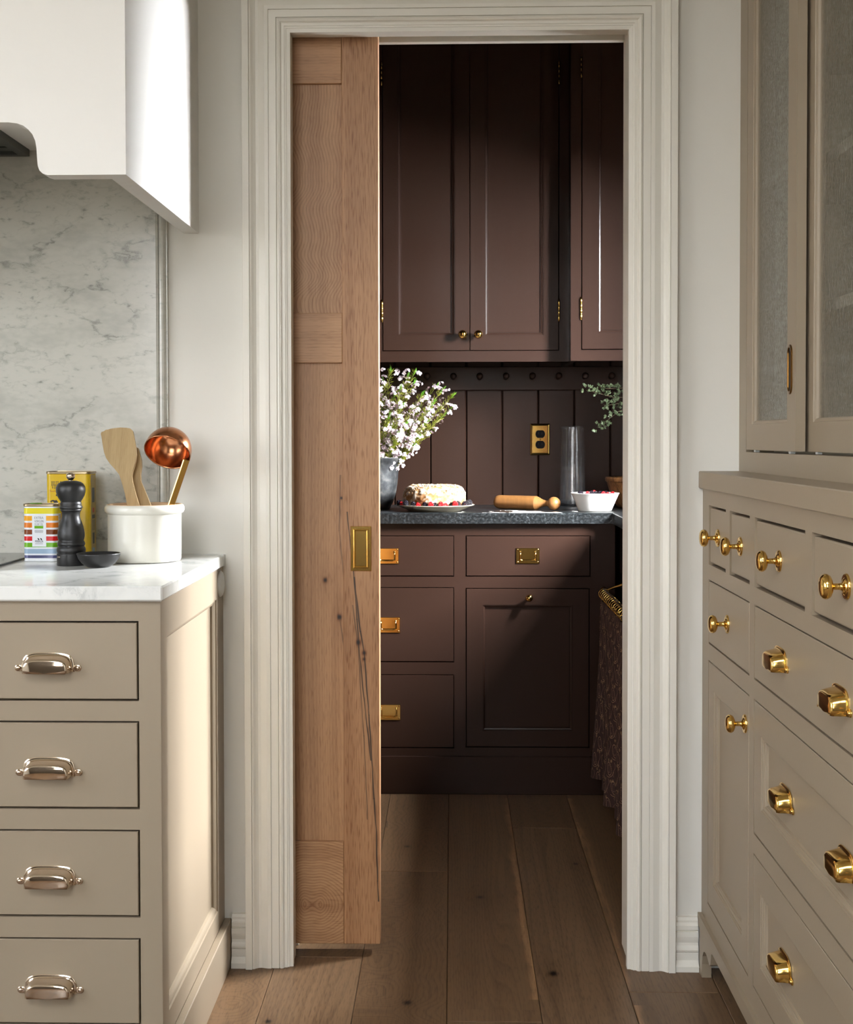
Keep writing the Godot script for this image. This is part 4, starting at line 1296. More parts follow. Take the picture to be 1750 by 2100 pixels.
# ---------------------------------------------------------------- pantry joinery
func build_pantry_units() -> void:
	var T := Transform3D(Basis(), Vector3(0, 0, ZP))
	var c := thing("pantry_cabinet", "dark brown pantry base cabinet with drawers and a panelled pull-out under the soapstone", "cabinet", Vector3(-0.3, 0, -4.69))
	var D := [[-0.4260, 0.0044, 0.7286, 0.8602, 0, -0.2160, 0.7945], [-0.4260, 0.0044, 0.4425, 0.6878, 0, -0.2120, 0.5645], [-0.4260, 0.0044, 0.1550, 0.3964, 0, -0.2110, 0.2725], [0.0480, 0.4568, 0.7286, 0.8602, 0, 0.2518, 0.7955], [0.0480, 0.4540, 0.1582, 0.6850, 1, 0.2551, 0.6576],
		[-0.90, -0.47, 0.7286, 0.8602, 0, -0.685, 0.7945], [-0.90, -0.47, 0.1582, 0.6850, 1, -0.685, 0.6576]]
	var holes := []
	var g := 0.0028
	for d in D: holes.append([d[0] - g, d[1] + g, d[2] - g, d[3] + g])
	var st := mb()
	holed(st, T, -1.3, 0.5400, 0.0, 0.9034, holes, 0.021)
	wpart("face_frame", st, M.brown_paint, c)
	wpart("carcass", bx(Vector3(-1.3, 0.0, -4.949), Vector3(0.52, 0.9034, ZP - 0.045)), M.dark_void, c)
	wpart("plinth", bx(Vector3(-1.3, 0.0, ZP), Vector3(0.53, 0.1275, ZP + 0.010), 0.002), M.brown_paint, c)
	for d in D:
		st = mb()
		rect_stack(st, T, d[0], d[1], d[2], d[3], panel_prof(0.0535, 0.010, 0.011) if d[4] else FLAT)
		var f := wpart("door" if d[4] else "drawer", st, M.brown_paint, c)
		var F := T.translated_local(Vector3(d[5], d[6], 0))
		if d[4]: part("knob", ball_knob(F, 0.0125, 0.026), M.brass, f).set_meta("label", "small brass knob")
		else: part("campaign_pull", campaign_pull(F), M.brass, f).set_meta("label", "flush brass campaign pull")
	# side run under the window
	var s := thing("sink_cabinet", "dark brown side cabinet behind the printed curtain", "cabinet", Vector3(0.85, 0, -3.8))
	st = mb()
	box(st, Vector3(0.556, 0.74, ZP + 0.001), Vector3(1.149, 0.9034, -3.16))
	box(st, Vector3(0.60, 0.0, ZP + 0.001), Vector3(1.149, 0.10, -3.16))
	box(st, Vector3(0.556, 0.0, -3.18), Vector3(1.149, 0.74, -3.16))
	box(st, Vector3(1.12, 0.1, ZP + 0.001), Vector3(1.149, 0.74, -3.18))
	wpart("carcass", st, M.brown_paint, s)
	# the stone: an L
	st = mb()
	var L := V2([-1.3, 4.9495, 1.1495, 4.9495, 1.1495, 3.15, 0.5290, 3.15, 0.5290, 4.4080, -1.3, 4.4080])
	var TT := Transform3D(Basis(Vector3(1, 0, 0), Vector3(0, 0, -1), Vector3(0, 1, 0)), Vector3(0, 0, 0))
	poly(st, TT, L, 0.9037, PY - 0.002)
	var Li := V2([-1.3, 4.9495, 1.1495, 4.9495, 1.1495, 3.15, 0.5310, 3.15, 0.5310, 4.4100, -1.3, 4.4100])
	poly(st, TT, Li, PY - 0.002, PY)
	for e in [[Vector3(-1.3, 0, -4.4080), Vector3(0.5290, 0, -4.4080), Vector3(0.5310, 0, -4.4100), Vector3(-1.3, 0, -4.4100)], [Vector3(0.5290, 0, -4.4080), Vector3(0.5290, 0, -3.15), Vector3(0.5310, 0, -3.15), Vector3(0.5310, 0, -4.4100)]]:
		var up := Vector3(0, PY, 0)
		var lo := Vector3(0, PY - 0.002, 0)
		quad(st, e[0] + lo, e[1] + lo, e[2] + up, e[3] + up)
	solo("soapstone_counter", st, M.soapstone, "dark veined soapstone counter under the cake, rolling pin and carafe", "countertop")
	# wall cabinets
	var u := thing("wall_cabinet", "dark brown double-door wall cabinet over the peg rail, with two small brass knobs", "cabinet", Vector3(-0.2, 1.4493, -4.78))
	var TU := Transform3D(Basis(), Vector3(0, 0, -4.62))
	st = mb()
	holed(st, TU, -1.3, 0.42, 1.4493, 2.745, [[-0.2398, 0.3698, 1.4866, 2.705], [-1.25, -0.288, 1.4866, 2.705]], 0.021)
	wpart("face_frame", st, M.brown_paint, u)
	wpart("carcass", bx(Vector3(-1.3, 1.485, -4.949), Vector3(0.42, 2.745, -4.668)), M.dark_void, u)
	for e in [[-0.2370, 0.0613, 0.0373, -0.2405], [0.0632, 0.3671, 0.0911, 0.3690], [-1.247, -0.7695, -0.797, -1.25], [-0.7675, -0.291, -0.74, -0.29]]:
		st = mb()
		rect_stack(st, TU, e[0], e[1], 1.4889, 2.702, panel_prof(0.0500, 0.010, 0.0125))
		var d := wpart("door", st, M.brown_paint, u)
		part("knob", ball_knob(TU.translated_local(Vector3(e[2], 1.5420, 0)), 0.0152, 0.030), M.brass, d).set_meta("label", "round brass knob")
		for y in [1.6255, 2.437]:
			part("hinge", hinge(Vector3(e[3], y, -4.6175), 0.068), M.brass, d).set_meta("label", "brass butt hinge")
	var v := thing("wall_cabinet", "dark brown wall cabinet standing forward in the pantry corner over the bowl", "cabinet", Vector3(0.78, 1.4469, -4.74))
	var TV := Transform3D(Basis(), Vector3(0, 0, -4.54))
	st = mb()
	holed(st, TV, 0.4025, 1.1495, 1.4469, 2.745, [[0.4375, 1.107, 1.4837, 2.705]], 0.021)
	box(st, Vector3(0.4025, 1.4469, -4.949), Vector3(0.4225, 2.745, -4.5612))
	wpart("face_frame", st, M.brown_paint, v)
	wpart("carcass", bx(Vector3(0.4230, 1.483, -4.949), Vector3(1.1495, 2.745, -4.588)), M.dark_void, v)
	for e in [[0.4405, 0.7710, 0.745, 0.4372], [0.7735, 1.104, 0.80, 1.107]]:
		st = mb()
		rect_stack(st, TV, e[0], e[1], 1.4865, 2.702, panel_prof(0.0540, 0.010, 0.0125))
		var d := wpart("door", st, M.brown_paint, v)
		part("knob", ball_knob(TV.translated_local(Vector3(e[2], 1.5420, 0)), 0.0152, 0.030), M.brass, d)
		for y in [1.6235, 2.437]:
			part("hinge", hinge(Vector3(e[3], y, -4.5375), 0.068), M.brass, d).set_meta("label", "brass butt hinge")
	# peg rail
	var pr := thing("peg_rail", "dark brown rail of turned pegs under the wall cabinets", "peg rail", Vector3(0.2, 1.3616, ZB))
	wpart("rail", bx(Vector3(-1.29, 1.3616, ZB + 0.0003), Vector3(1.149, 1.4490, ZB + 0.019), 0.0025), M.brown_paint, pr)
	for k in range(-2, 11):
		st = mb()
		lathe(st, Transform3D(Basis(Vector3.RIGHT, -0.08), Vector3(-0.0905 + 0.0962 * k, 1.4090, ZB + 0.018)), [[0.0105, 0.0], [0.0080, 0.002], [0.0066, 0.006], [0.0062, 0.030], [0.0075, 0.036], [0.0105, 0.0405], [0.0122, 0.046], [0.0118, 0.051], [0.0090, 0.0555], [0.0045, 0.058], [0.0, 0.0585]], 18, [1])
		wpart("peg", st, M.brown_paint, pr)
	# outlet
	var ou := thing("wall_outlet", "brass double socket plate on the brown boarding beside the carafe", "outlet", Vector3(0.3262, 1.1810, ZB))
	st = mb()
	rect_stack(st, Transform3D(), -0.0365, 0.0365, -0.0585, 0.0585, [[0, 0.0003], [0.0006, 0.002], [0.004, 0.0052], [0.006, 0.0058], [0.0085, 0.0048], [0.0095, 0.0048]])
	part("plate", st, M.brass, ou)
	for y in [-0.0195, 0.0195]:
		st = mb()
		var oct := PackedVector2Array()
		for k in 24:
			var a := TAU * k / 24
			oct.append(Vector2(0.0175 * cos(a), clampf(0.0175 * sin(a), -0.0142, 0.0142) + y))
		poly(st, Transform3D(), oct, 0.0046, 0.0068)
		var rc := part("receptacle", st, M.black_plastic, ou)
		for x in [-0.006, 0.006]:
			part("slot", bx(Vector3(x - 0.001, y - 0.001, 0.0067), Vector3(x + 0.001, y + 0.007, 0.0070)), M.dark_void, rc)
	st = mb()
	lathe(st, Transform3D(Basis(), Vector3(0, 0, 0.0046)), [[0.0035, 0.0], [0.003, 0.0014], [0.0, 0.002]], 12)
	part("screw", st, M.brass, ou)
	# curtain on its rod
	var rod := thing("curtain_rod", "brass rod under the side counter carrying the curtain rings", "curtain rod", Vector3(0.492, 0.69, -3.8))
	st = mb()
	lathe(st, Transform3D(Basis(), Vector3(0.492, 0.6935, -4.345)), [[0.0, -0.012], [0.0095, -0.008], [0.0105, 0.0], [0.0085, 0.006], [0.0062, 0.009], [0.0062, 1.14], [0.0, 1.14]], 16, [4])
	wpart("rod", st, M.aged_brass, rod)
	for z in [-4.30, -3.25]:
		st = mb()
		tube(st, [Vector3(0.492, 0.6935, z), Vector3(0.52, 0.705, z), Vector3(0.556, 0.715, z)], [0.004, 0.004, 0.0075], 8)
		wpart("bracket", st, M.aged_brass, rod)
	var cu := thing("curtain", "brown printed cotton curtain hanging from brass rings beside the pantry cabinet", "curtain", Vector3(0.47, 0.105, -3.8))
	var f := func(s2: float, v2: float) -> Vector3:
		var gather := 0.35 + 0.65 * v2
		var z: float = -4.365 + s2 * 1.12 + (1.0 - v2) * 0.010
		var wv := sin(s2 * 46.0 + 0.6 * sin(s2 * 13.0)) * 0.019 * gather + sin(s2 * 23.0 + 1.0 + v2 * 0.8) * 0.010 * v2
		return Vector3(0.484 - 0.010 * v2 + wv - 0.012 * v2 * exp(-s2 * 9.0), 0.668 - v2 * 0.563 + 0.003 * sin(s2 * 46.0), z)
	st = mb(true)
	var nu := 220
	var nv := 22
	for side in [0.0, 0.0016]:
		for i in nu:
			for j in nv:
				var q := []
				for e in [[i, j], [i + 1, j], [i + 1, j + 1], [i, j + 1]]:
					var pnt: Vector3 = f.call(float(e[0]) / nu, float(e[1]) / nv)
					q.append([pnt + Vector3(side, 0, 0), Vector2(float(e[0]) / nu * 1.75, -pnt.y)])
				for t in ([[0, 2, 1], [0, 3, 2]] if side > 0.0 else [[0, 1, 2], [0, 2, 3]]):
					for id in t:
						st.set_uv(q[id][1])
						st.add_vertex(q[id][0])
	wpart("cloth", st, M.printed_cotton, cu)
	for k in 30:
		st = mb(true)
		var pts := []
		var tilt := rng.randf_range(-0.25, 0.25)
		for i in 21:
			var a := TAU * i / 20
			pts.append(Vector3(0.492 + 0.0165 * sin(a), 0.6815 + 0.0165 * cos(a), -4.325 + k * 0.0372 + 0.0165 * sin(a) * tilt))
		tube(st, pts, 0.0016, 6, false)
		wpart("ring", st, M.brass, cu)


# ---------------------------------------------------------------- things on the soapstone
const ORDER := ["first", "second", "third", "fourth", "fifth", "sixth", "seventh", "eighth", "ninth", "tenth", "eleventh", "twelfth", "thirteenth"]


func berry(kind: String) -> MeshInstance3D:
	# a cluster of drupelets
	var st := SurfaceTool.new()
	var black := kind == "blackberry"
	var sp := SphereMesh.new()
	sp.radius = 0.0021 if black else 0.0018
	sp.height = sp.radius * 2
	sp.radial_segments = 8
	sp.rings = 5
	var n := 46 if black else 52
	for i in n:
		var y := 1.0 - 2.0 * (i + 0.5) / n
		var r := sqrt(1.0 - y * y)
		var a := i * 2.39996
		var p := Vector3(r * cos(a) * 0.0068, y * (0.0088 if black else 0.0082) + 0.0095, r * sin(a) * 0.0068)
		if not black: p = Vector3(p.x * (1.0 - 0.25 * y), p.y, p.z * (1.0 - 0.25 * y))
		st.append_from(sp, 0, Transform3D(Basis(), p))
	var o := MeshInstance3D.new()
	o.mesh = st.commit()
	o.material_override = M.blackberry_skin if black else M.raspberry_skin
	o.name = numbered(kind)
	return o


func put_berries(kind: String, spots: Array, group: String) -> void:
	# spots: [place, tilt, turn, scale, label]
	var first: MeshInstance3D = null
	for s in spots:
		var b: MeshInstance3D
		if first == null:
			b = berry(kind)
			first = b
		else:
			b = first.duplicate()
			b.name = numbered(kind)
		add_child(b)
		b.transform = Transform3D(Basis.from_euler(Vector3(s[1], s[2], s[1] * 0.7)).scaled(Vector3.ONE * s[3]), s[0])
		tag(b, s[4], "berry", group)


func build_pantry_counter_things() -> void:
	var st: SurfaceTool
	# pewter vase
	var vp := Vector3(-0.263, PY, -4.665)
	st = mb()
	lathe(st, up_at(), [[0.0, 0.0], [0.043, 0.0], [0.0465, 0.0015], [0.0480, 0.005], [0.0505, 0.012], [0.0570, 0.024], [0.0635, 0.042], [0.0690, 0.064], [0.0725, 0.088], [0.0745, 0.110], [0.0760, 0.128], [0.0785, 0.146], [0.0830, 0.160], [0.0890, 0.171], [0.0935, 0.1775], [0.0945, 0.1795], [0.0925, 0.1800], [0.0865, 0.172], [0.0800, 0.160], [0.0745, 0.140], [0.0700, 0.100], [0.0600, 0.045], [0.0400, 0.008], [0.0, 0.006]], 56, [2])
	var vase := part(numbered("vase"), st, M.pewter, self, vp)
	tag(vase, "tarnished pewter vase with a flared rim holding the white blossom", "vase")
	bouquet(vp)
	# cake on its plate
	var pp := Vector3(-0.0575, PY, -4.548)
	st = mb()
	lathe(st, up_at(), [[0.0, 0.0], [0.088, 0.0], [0.0905, 0.0015], [0.0945, 0.004], [0.112, 0.0105], [0.128, 0.0175], [0.1335, 0.0200], [0.1342, 0.0213], [0.1328, 0.0219], [0.126, 0.0200], [0.112, 0.0155], [0.104, 0.0140], [0.0, 0.0135]], 72, [2])
	tag(part(numbered("cake_plate"), st, M.cream_glaze, self, pp), "cream stoneware plate under the crumb cake and berries", "plate")
	cake(pp + Vector3(-0.002, 0.0137, 0))
	var bl := []
	var rl := []
	var spots := [[-0.1195, 0.045, 0], [-0.0985, 0.075, 0], [-0.0735, 0.0925, 0], [-0.0520, 0.1010, 1], [-0.0285, 0.1040, 0], [-0.0130, 0.1130, 1], [0.0060, 0.1060, 0], [0.0220, 0.1140, 1], [0.0390, 0.1020, 1], [0.0590, 0.0930, 0], [0.0770, 0.0830, 0], [0.0955, 0.0620, 0], [0.1120, 0.0320, 0], [0.1190, 0.0020, 0], [0.1000, 0.0400, 1], [-0.1180, 0.0130, 0], [-0.1060, 0.0560, 1], [0.0700, 0.1000, 1]]
	spots.sort_custom(func(s1: Array, s2: Array) -> bool: return s1[0] < s2[0])
	for i in spots.size():
		var s: Array = spots[i]
		var r := Vector2(s[0], s[1]).length()
		var y := 0.0142 + clampf((r - 0.108) / 0.02, 0.0, 1.0) * 0.0055 - 0.0006
		var e := [pp + Vector3(s[0], y, s[1]), rng.randf_range(-0.5, 0.5), rng.randf_range(0, 6), rng.randf_range(1.0, 1.2), ""]
		(rl if s[2] else bl).append(e)
	for i in bl.size(): bl[i][4] = "glossy blackberry on the cake plate, %s of the blackberries counted from the pewter vase" % ORDER[i]
	for i in rl.size(): rl[i][4] = "red raspberry on the cake plate, %s of the raspberries counted from the pewter vase" % ORDER[i]
	put_berries("blackberry", bl, "blackberries round the cake")
	put_berries("raspberry", rl, "raspberries round the cake")
	# rolling pin
	var a := Vector3(0.1500, 0.9631, -4.685)
	var b := Vector3(0.3675, 0.9625, -4.553)
	var ax := (b - a).normalized()
	var sx := Vector3.UP.cross(ax).normalized()
	var pin := thing("rolling_pin", "one-handled wooden rolling pin with a ball grip lying on floured stone", "rolling pin", Vector3((a.x + b.x) / 2, PY, (a.z + b.z) / 2))
	var PT := Transform3D(Basis(sx, ax.cross(sx), ax), a - pin.position)
	var Ln := (b - a).length()
	st = mb()
	grain = 1
	lathe(st, PT, [[0.0, 0.0], [0.010, 0.0010], [0.0165, 0.0040], [0.0212, 0.0095], [0.0236, 0.0170], [0.0240, 0.0240], [0.0240, Ln - 0.0905]], 40)
	part("barrel", st, M.pin_wood, pin)
	st = mb()
	var gp := [[0.0240, Ln - 0.0905], [0.0205, Ln - 0.0820], [0.0150, Ln - 0.0715], [0.0112, Ln - 0.0610], [0.0096, Ln - 0.0530], [0.0094, Ln - 0.0480]]
	for i in range(1, 13):
		var t := PI * (0.13 + 0.87 * i / 12.0)
		gp.append([0.0228 * sin(t), Ln - 0.0228 - 0.0228 * cos(t)])
	lathe(st, PT, gp, 40, [1])
	part("grip", st, M.pin_wood, pin)
	# flour
	flour()
	# carafe and water
	var cp := Vector3(0.4395, PY + 0.0004, -4.862)
	var outer := [[0.0, 0.0], [0.0460, 0.0], [0.0485, 0.001], [0.0498, 0.005]]
	var prof_r := func(y: float) -> float:
		var r := lerpf(0.0500, 0.0400, clampf((y - 0.02) / 0.27, 0.0, 1.0))
		if y > 0.065 and y < 0.170: r += 0.00045 * sin(y * 1700.0)
		return r
	for i in 130: outer.append([prof_r.call(0.008 + i * 0.0021), 0.008 + i * 0.0021])
	outer.append_array([[0.0405, 0.2850], [0.0408, 0.2885], [0.0396, 0.2900], [0.0380, 0.2885]])
	for i in 30: outer.append([prof_r.call(0.284 - i * 0.0092) - 0.0030, 0.284 - i * 0.0092])
	outer.append_array([[0.0440, 0.0110], [0.0300, 0.0085], [0.0, 0.0080]])
	var ca := thing("carafe", "tall clear glass carafe half full of water with ribbed sides", "carafe", cp)
	st = mb()
	var loops := []
	for e in outer:
		var L := ring(maxf(e[0], 0.0), e[1], 64)
		var k := clampf((e[1] - 0.268) / 0.022, 0.0, 1.0)
		if k > 0.0:      # the lip is drawn out to one side
			for i in 64:
				var ang := TAU * i / 64.0 - PI
				if ang < -PI: ang += TAU
				var wgt := exp(-pow(wrapf(TAU * i / 64.0 - PI - 0.15, -PI, PI) / 0.34, 2.0))
				L[i] = Vector3(L[i].x * (1.0 + 0.32 * wgt * k * k), L[i].y * (1.0 + 0.1 * wgt * k), L[i].z - 0.003 * wgt * k)
		loops.append(L)
	var gr := []
	for i in loops.size(): gr.append(1)
	loft(st, up_at(), loops, false, false, gr)
	part("glass_body", st, M.carafe_glass, ca)
	st = mb()
	var wl := 0.1430
	var wp := [[0.0, 0.0084], [0.030, 0.0089], [0.0438, 0.0114]]
	for i in 15: wp.append([prof_r.call(0.02 + i * (wl - 0.02) / 14.0) - 0.0034, 0.02 + i * (wl - 0.02) / 14.0])
	wp.append([0.0, wl])
	lathe(st, up_at(), wp, 48, [17])
	part("water", st, M.water, ca)
	# white bowl with berries
	var bp := Vector3(0.4845, PY, -4.530)
	st = mb()
	lathe(st, up_at(), [[0.0, 0.0], [0.052, 0.0], [0.0548, 0.0012], [0.0560, 0.003], [0.0600, 0.0125], [0.0604, 0.0134], [0.0648, 0.0235], [0.0653, 0.0244], [0.0698, 0.0350], [0.0702, 0.0358], [0.0750, 0.0465], [0.0808, 0.0590], [0.0822, 0.0606], [0.0812, 0.0616], [0.0796, 0.0604], [0.0735, 0.0470], [0.0620, 0.0230], [0.0540, 0.0085], [0.0500, 0.0062], [0.0, 0.0055]], 64, [2, 4, 6, 8])
	tag(part(numbered("white_bowl"), st, M.white_glaze, self, bp), "white flared bowl of berries at the counter's inner corner", "bowl")
	var bb := []
	var rr := []
	for e in [[-0.052, 0.010, 0], [-0.046, -0.016, 0], [-0.034, 0.024, 1], [-0.026, -0.004, 1], [-0.014, 0.020, 0], [-0.012, -0.022, 1], [0.004, 0.006, 0], [0.018, 0.026, 0], [0.024, -0.010, 0], [0.044, 0.012, 1], [0.038, -0.028, 0], [0.056, -0.010, 1], [0.006, -0.044, 1], [-0.020, 0.048, 0], [0.020, 0.050, 1]]:
		var hgt := 0.0475 + 0.004 * (1.0 - absf(e[0]) / 0.06)
		(rr if e[2] else bb).append([bp + Vector3(e[0], hgt, e[1]), rng.randf_range(-0.7, 0.7), rng.randf_range(0, 6), 1.0, ""])
	for L in [bb, rr]:
		L.sort_custom(func(s1: Array, s2: Array) -> bool: return s1[0].x < s2[0].x)
		for i in L.size(): L[i][4] = "%s in the white flared bowl, %s of its kind counted from the rolling pin" % ["dark blackberry" if L == bb else "red raspberry", ORDER[i]]
	put_berries("blackberry", bb, "blackberries in the white bowl")
	put_berries("raspberry", rr, "raspberries in the white bowl")
	# fruit heaped below them carries the top layer
	st = mb()
	lathe(st, up_at(bp + Vector3(0, 0.0070, 0)), [[0.0, 0.0], [0.048, 0.001], [0.0670, 0.0385], [0.050, 0.0430], [0.0, 0.0440]], 24)
	solo("berry_mass", st, M.blackberry_skin, "dark heap of berries filling the white bowl", "berries", "", "stuff")
	# wooden bowl, far corner
	st = mb()
	lathe(st, up_at(), [[0.0, 0.0], [0.070, 0.0], [0.0780, 0.004], [0.0930, 0.030], [0.1060, 0.062], [0.1130, 0.088], [0.1150, 0.0920], [0.1190, 0.0950], [0.1205, 0.1040], [0.1180, 0.1095], [0.1120, 0.1085], [0.1080, 0.098], [0.0950, 0.050], [0.0700, 0.014], [0.0, 0.010]], 56, [2, 7])
	tag(part(numbered("wooden_bowl"), st, M.bowl_wood, self, Vector3(0.662, PY, -4.735)), "rustic brown wooden bowl half hidden by the door casing behind the white bowl", "bowl")
	# sprig of greenery out of a dark jug
	var jp := Vector3(0.86, PY, -4.74)
	st = mb()
	lathe(st, up_at(), [[0.0, 0.0], [0.050, 0.0], [0.056, 0.004], [0.075, 0.050], [0.080, 0.100], [0.066, 0.160], [0.045, 0.200], [0.044, 0.235], [0.052, 0.262], [0.049, 0.262], [0.040, 0.235], [0.041, 0.200], [0.062, 0.160], [0.070, 0.050], [0.0, 0.010]], 40, [2])
	tag(part(numbered("jug"), st, M.chalk_black, self, jp), "dark jug of trailing greenery in the pantry corner", "jug")
	sprig(jp + Vector3(0, 0.255, 0))


func cake(c: Vector3) -> void:
	var k := thing("crumb_cake", "low round crumb cake dusted with icing sugar on the cream plate", "cake", c)
	var n := noise(31, 38.0, 3)
	var n2 := noise(32, 70.0, 3)
	var st := SurfaceTool.new()
	st.begin(Mesh.PRIMITIVE_TRIANGLES)
	st.set_smooth_group(0)
	var prof := [[0.0, 0.0], [0.0965, 0.0], [0.1015, 0.003], [0.1045, 0.010], [0.1062, 0.020], [0.1068, 0.030], [0.1062, 0.040], [0.1040, 0.050], [0.1000, 0.0585], [0.0940, 0.0650], [0.0870, 0.0692], [0.078, 0.0718], [0.066, 0.0732], [0.052, 0.0735], [0.036, 0.0730], [0.018, 0.0726], [0.0, 0.0725]]
	var fine := []
	for i in prof.size() - 1:
		for j in 4: fine.append([lerpf(prof[i][0], prof[i + 1][0], j / 4.0), lerpf(prof[i][1], prof[i + 1][1], j / 4.0)])
	fine.append(prof[-1])
	var seg := 150
	var grid := []
	for i in fine.size():
		var row := []
		for s in seg:
			var a := TAU * s / seg
			var p := Vector3(fine[i][0] * cos(a), fine[i][1], -fine[i][0] * sin(a))
			var out := (p - Vector3(0, 0.03, 0) * Vector3(0, 1, 0)).normalized() if p.length() > 0.001 else Vector3.UP
			out = Vector3(p.x, (p.y - 0.03) * 1.5, p.z).normalized()
			var v := n.get_noise_3dv(p)
			var v2 := n2.get_noise_3dv(p)
			var rise := 0.0 if fine[i][1] < 0.001 else 0.0034 * v + 0.0022 * v2
			var sugar := smoothstep(-0.05, 0.35, v * 0.8 + v2 * 0.5 + (p.y - 0.040) * 4.0)
			var col := Color(0.42, 0.21, 0.075).lerp(Color(0.20, 0.085, 0.03), clampf(-v2 * 1.5, 0, 1)).lerp(Color(0.66, 0.58, 0.47), sugar)
			row.append([p + out * rise, col])
		grid.append(row)
	for i in grid.size() - 1:
		for s in seg:
			var s2 := (s + 1) % seg
			for e in [[grid[i][s], grid[i + 1][s2], grid[i][s2]], [grid[i][s], grid[i + 1][s], grid[i + 1][s2]]]:
				if ((e[1][0] - e[0][0]) as Vector3).cross(e[2][0] - e[0][0]).length_squared() < 1e-18: continue
				for q in e:
					st.set_color(q[1])
					st.add_vertex(q[0])
	part("body", st, M.cake_crumb, k)
	# streusel
	var cm := SphereMesh.new()
	cm.radius = 0.5
	cm.height = 1.0
	cm.radial_segments = 7
	cm.rings = 4
	var mm := MultiMesh.new()
	mm.transform_format = MultiMesh.TRANSFORM_3D
	mm.use_colors = true
	mm.mesh = cm
	mm.instance_count = 620
	for i in 620:
		var r := 0.106 * sqrt(rng.randf())
		var a := rng.randf() * TAU
		var y := 0.0735
		if r > 0.080: y = lerpf(0.0715, 0.046, pow((r - 0.080) / 0.026, 1.8))
		var sz := rng.randf_range(0.0030, 0.0075)
		mm.set_instance_transform(i, Transform3D(Basis.from_euler(Vector3(rng.randf() * 6, rng.randf() * 6, 0)).scaled(Vector3(sz, sz * rng.randf_range(0.5, 0.9), sz * rng.randf_range(0.5, 0.8))), Vector3(r * cos(a), y, r * sin(a))))
		var t := rng.randf()
		mm.set_instance_color(i, Color(0.62, 0.54, 0.42) if t < 0.42 else (Color(0.45, 0.25, 0.10) if t < 0.85 else Color(0.12, 0.06, 0.035)))
	var o := MultiMeshInstance3D.new()
	o.name = "streusel"
	o.multimesh = mm
	o.material_override = M.cake_crumb
	o.set_meta("kind", "stuff")
	k.add_child(o)


func flour() -> void:
	var cm := SphereMesh.new()
	cm.radius = 0.5
	cm.height = 1.0
	cm.radial_segments = 6
	cm.rings = 3
	var n := noise(41, 9.0, 3)
	var spots := []
	var tries := 0
	while spots.size() < 5200 and tries < 60000:
		tries += 1
		var p := Vector2(rng.randf_range(0.02, 0.42), rng.randf_range(-4.56, -4.4115))
		var near := 1.0 - clampf((-4.41 - p.y) / 0.13, 0.0, 1.0)
		var mid := exp(-pow((p.x - 0.24) / 0.10, 2.0))
		if n.get_noise_2dv(p) * 0.9 + near * 0.45 + mid * 0.5 > rng.randf_range(0.55, 0.95): spots.append(p)
	var mm := MultiMesh.new()
	mm.transform_format = MultiMesh.TRANSFORM_3D
	mm.mesh = cm
	mm.instance_count = spots.size()
	for i in spots.size():
		var sz := rng.randf_range(0.0008, 0.0034)
		mm.set_instance_transform(i, Transform3D(Basis.from_euler(Vector3(0, rng.randf() * 6, 0)).scaled(Vector3(sz * 1.5, minf(sz * 0.5, 0.0009), sz)), Vector3(spots[i].x, PY + 0.0002, spots[i].y)))
	var o := MultiMeshInstance3D.new()
	o.name = "flour"
	o.multimesh = mm
	o.material_override = M.flour
	add_child(o)
	tag(o, "dusting of white flour on the dark stone in front of the rolling pin", "flour", "", "stuff")


func blossom() -> ArrayMesh:
	var st := SurfaceTool.new()
	st.begin(Mesh.PRIMITIVE_TRIANGLES)
	st.set_smooth_group(-1)
	var white := Color(0.84, 0.78, 0.79)
	for k in 5:
		var a := TAU * k / 5
		var d := Vector3(cos(a), 0, sin(a))
		var s := Vector3(-sin(a), 0, cos(a))
		var pts := [d * 0.0010, d * 0.0028 + s * 0.0019 + Vector3.UP * 0.0006, d * 0.0050 + s * 0.0015 + Vector3.UP * 0.0013, d * 0.0058 + Vector3.UP * 0.0014, d * 0.0050 - s * 0.0015 + Vector3.UP * 0.0013, d * 0.0028 - s * 0.0019 + Vector3.UP * 0.0006]
		for i in range(1, 5):
			for p in [pts[0], pts[i], pts[i + 1]]:
				st.set_color(white if p != pts[0] else Color(0.62, 0.36, 0.42))
				st.add_vertex(p)
	for i in 6:
		var a := TAU * i / 6
		var b := TAU * (i + 1) / 6
		for p in [Vector3(0, 0.0016, 0), Vector3(cos(a), 0.35, sin(a)) * 0.0015, Vector3(cos(b), 0.35, sin(b)) * 0.0015]:
			st.set_color(Color(0.20, 0.05, 0.07))
			st.add_vertex(p)
	st.generate_normals()
	return st.commit()


func many(called: String, mesh: Mesh, m: Material, places: Array, parent: Node3D) -> void:
	var mm := MultiMesh.new()
	mm.transform_format = MultiMesh.TRANSFORM_3D
	mm.mesh = mesh
	mm.instance_count = places.size()
	for i in places.size(): mm.set_instance_transform(i, places[i])
	var o := MultiMeshInstance3D.new()
	o.name = called
	o.multimesh = mm
	o.material_override = m
	o.set_meta("kind", "stuff")
	parent.add_child(o)


func needle(len: float, wide: float) -> ArrayMesh:
	var st := mb()
	for s in [[Vector3(wide, 0, 0), 0], [Vector3(0, 0, wide), 1]]:
		var w: Vector3 = s[0]
		tri(st, -w * 0.5, w * 0.5, Vector3(0, len * 0.55, 0) + w)
		tri(st, -w * 0.5, Vector3(0, len * 0.55, 0) + w, Vector3(0, len, 0))
		tri(st, -w * 0.5, Vector3(0, len, 0), Vector3(0, len * 0.55, 0) - w)
	st.generate_normals()
	return st.commit()


func towards(d: Vector3, spin: float) -> Basis:
	var y := d.normalized()
	var x := y.cross(Vector3(0.3, 0.1, 1.0)).normalized()
	return Basis(x, y, x.cross(y)).rotated(y, spin)


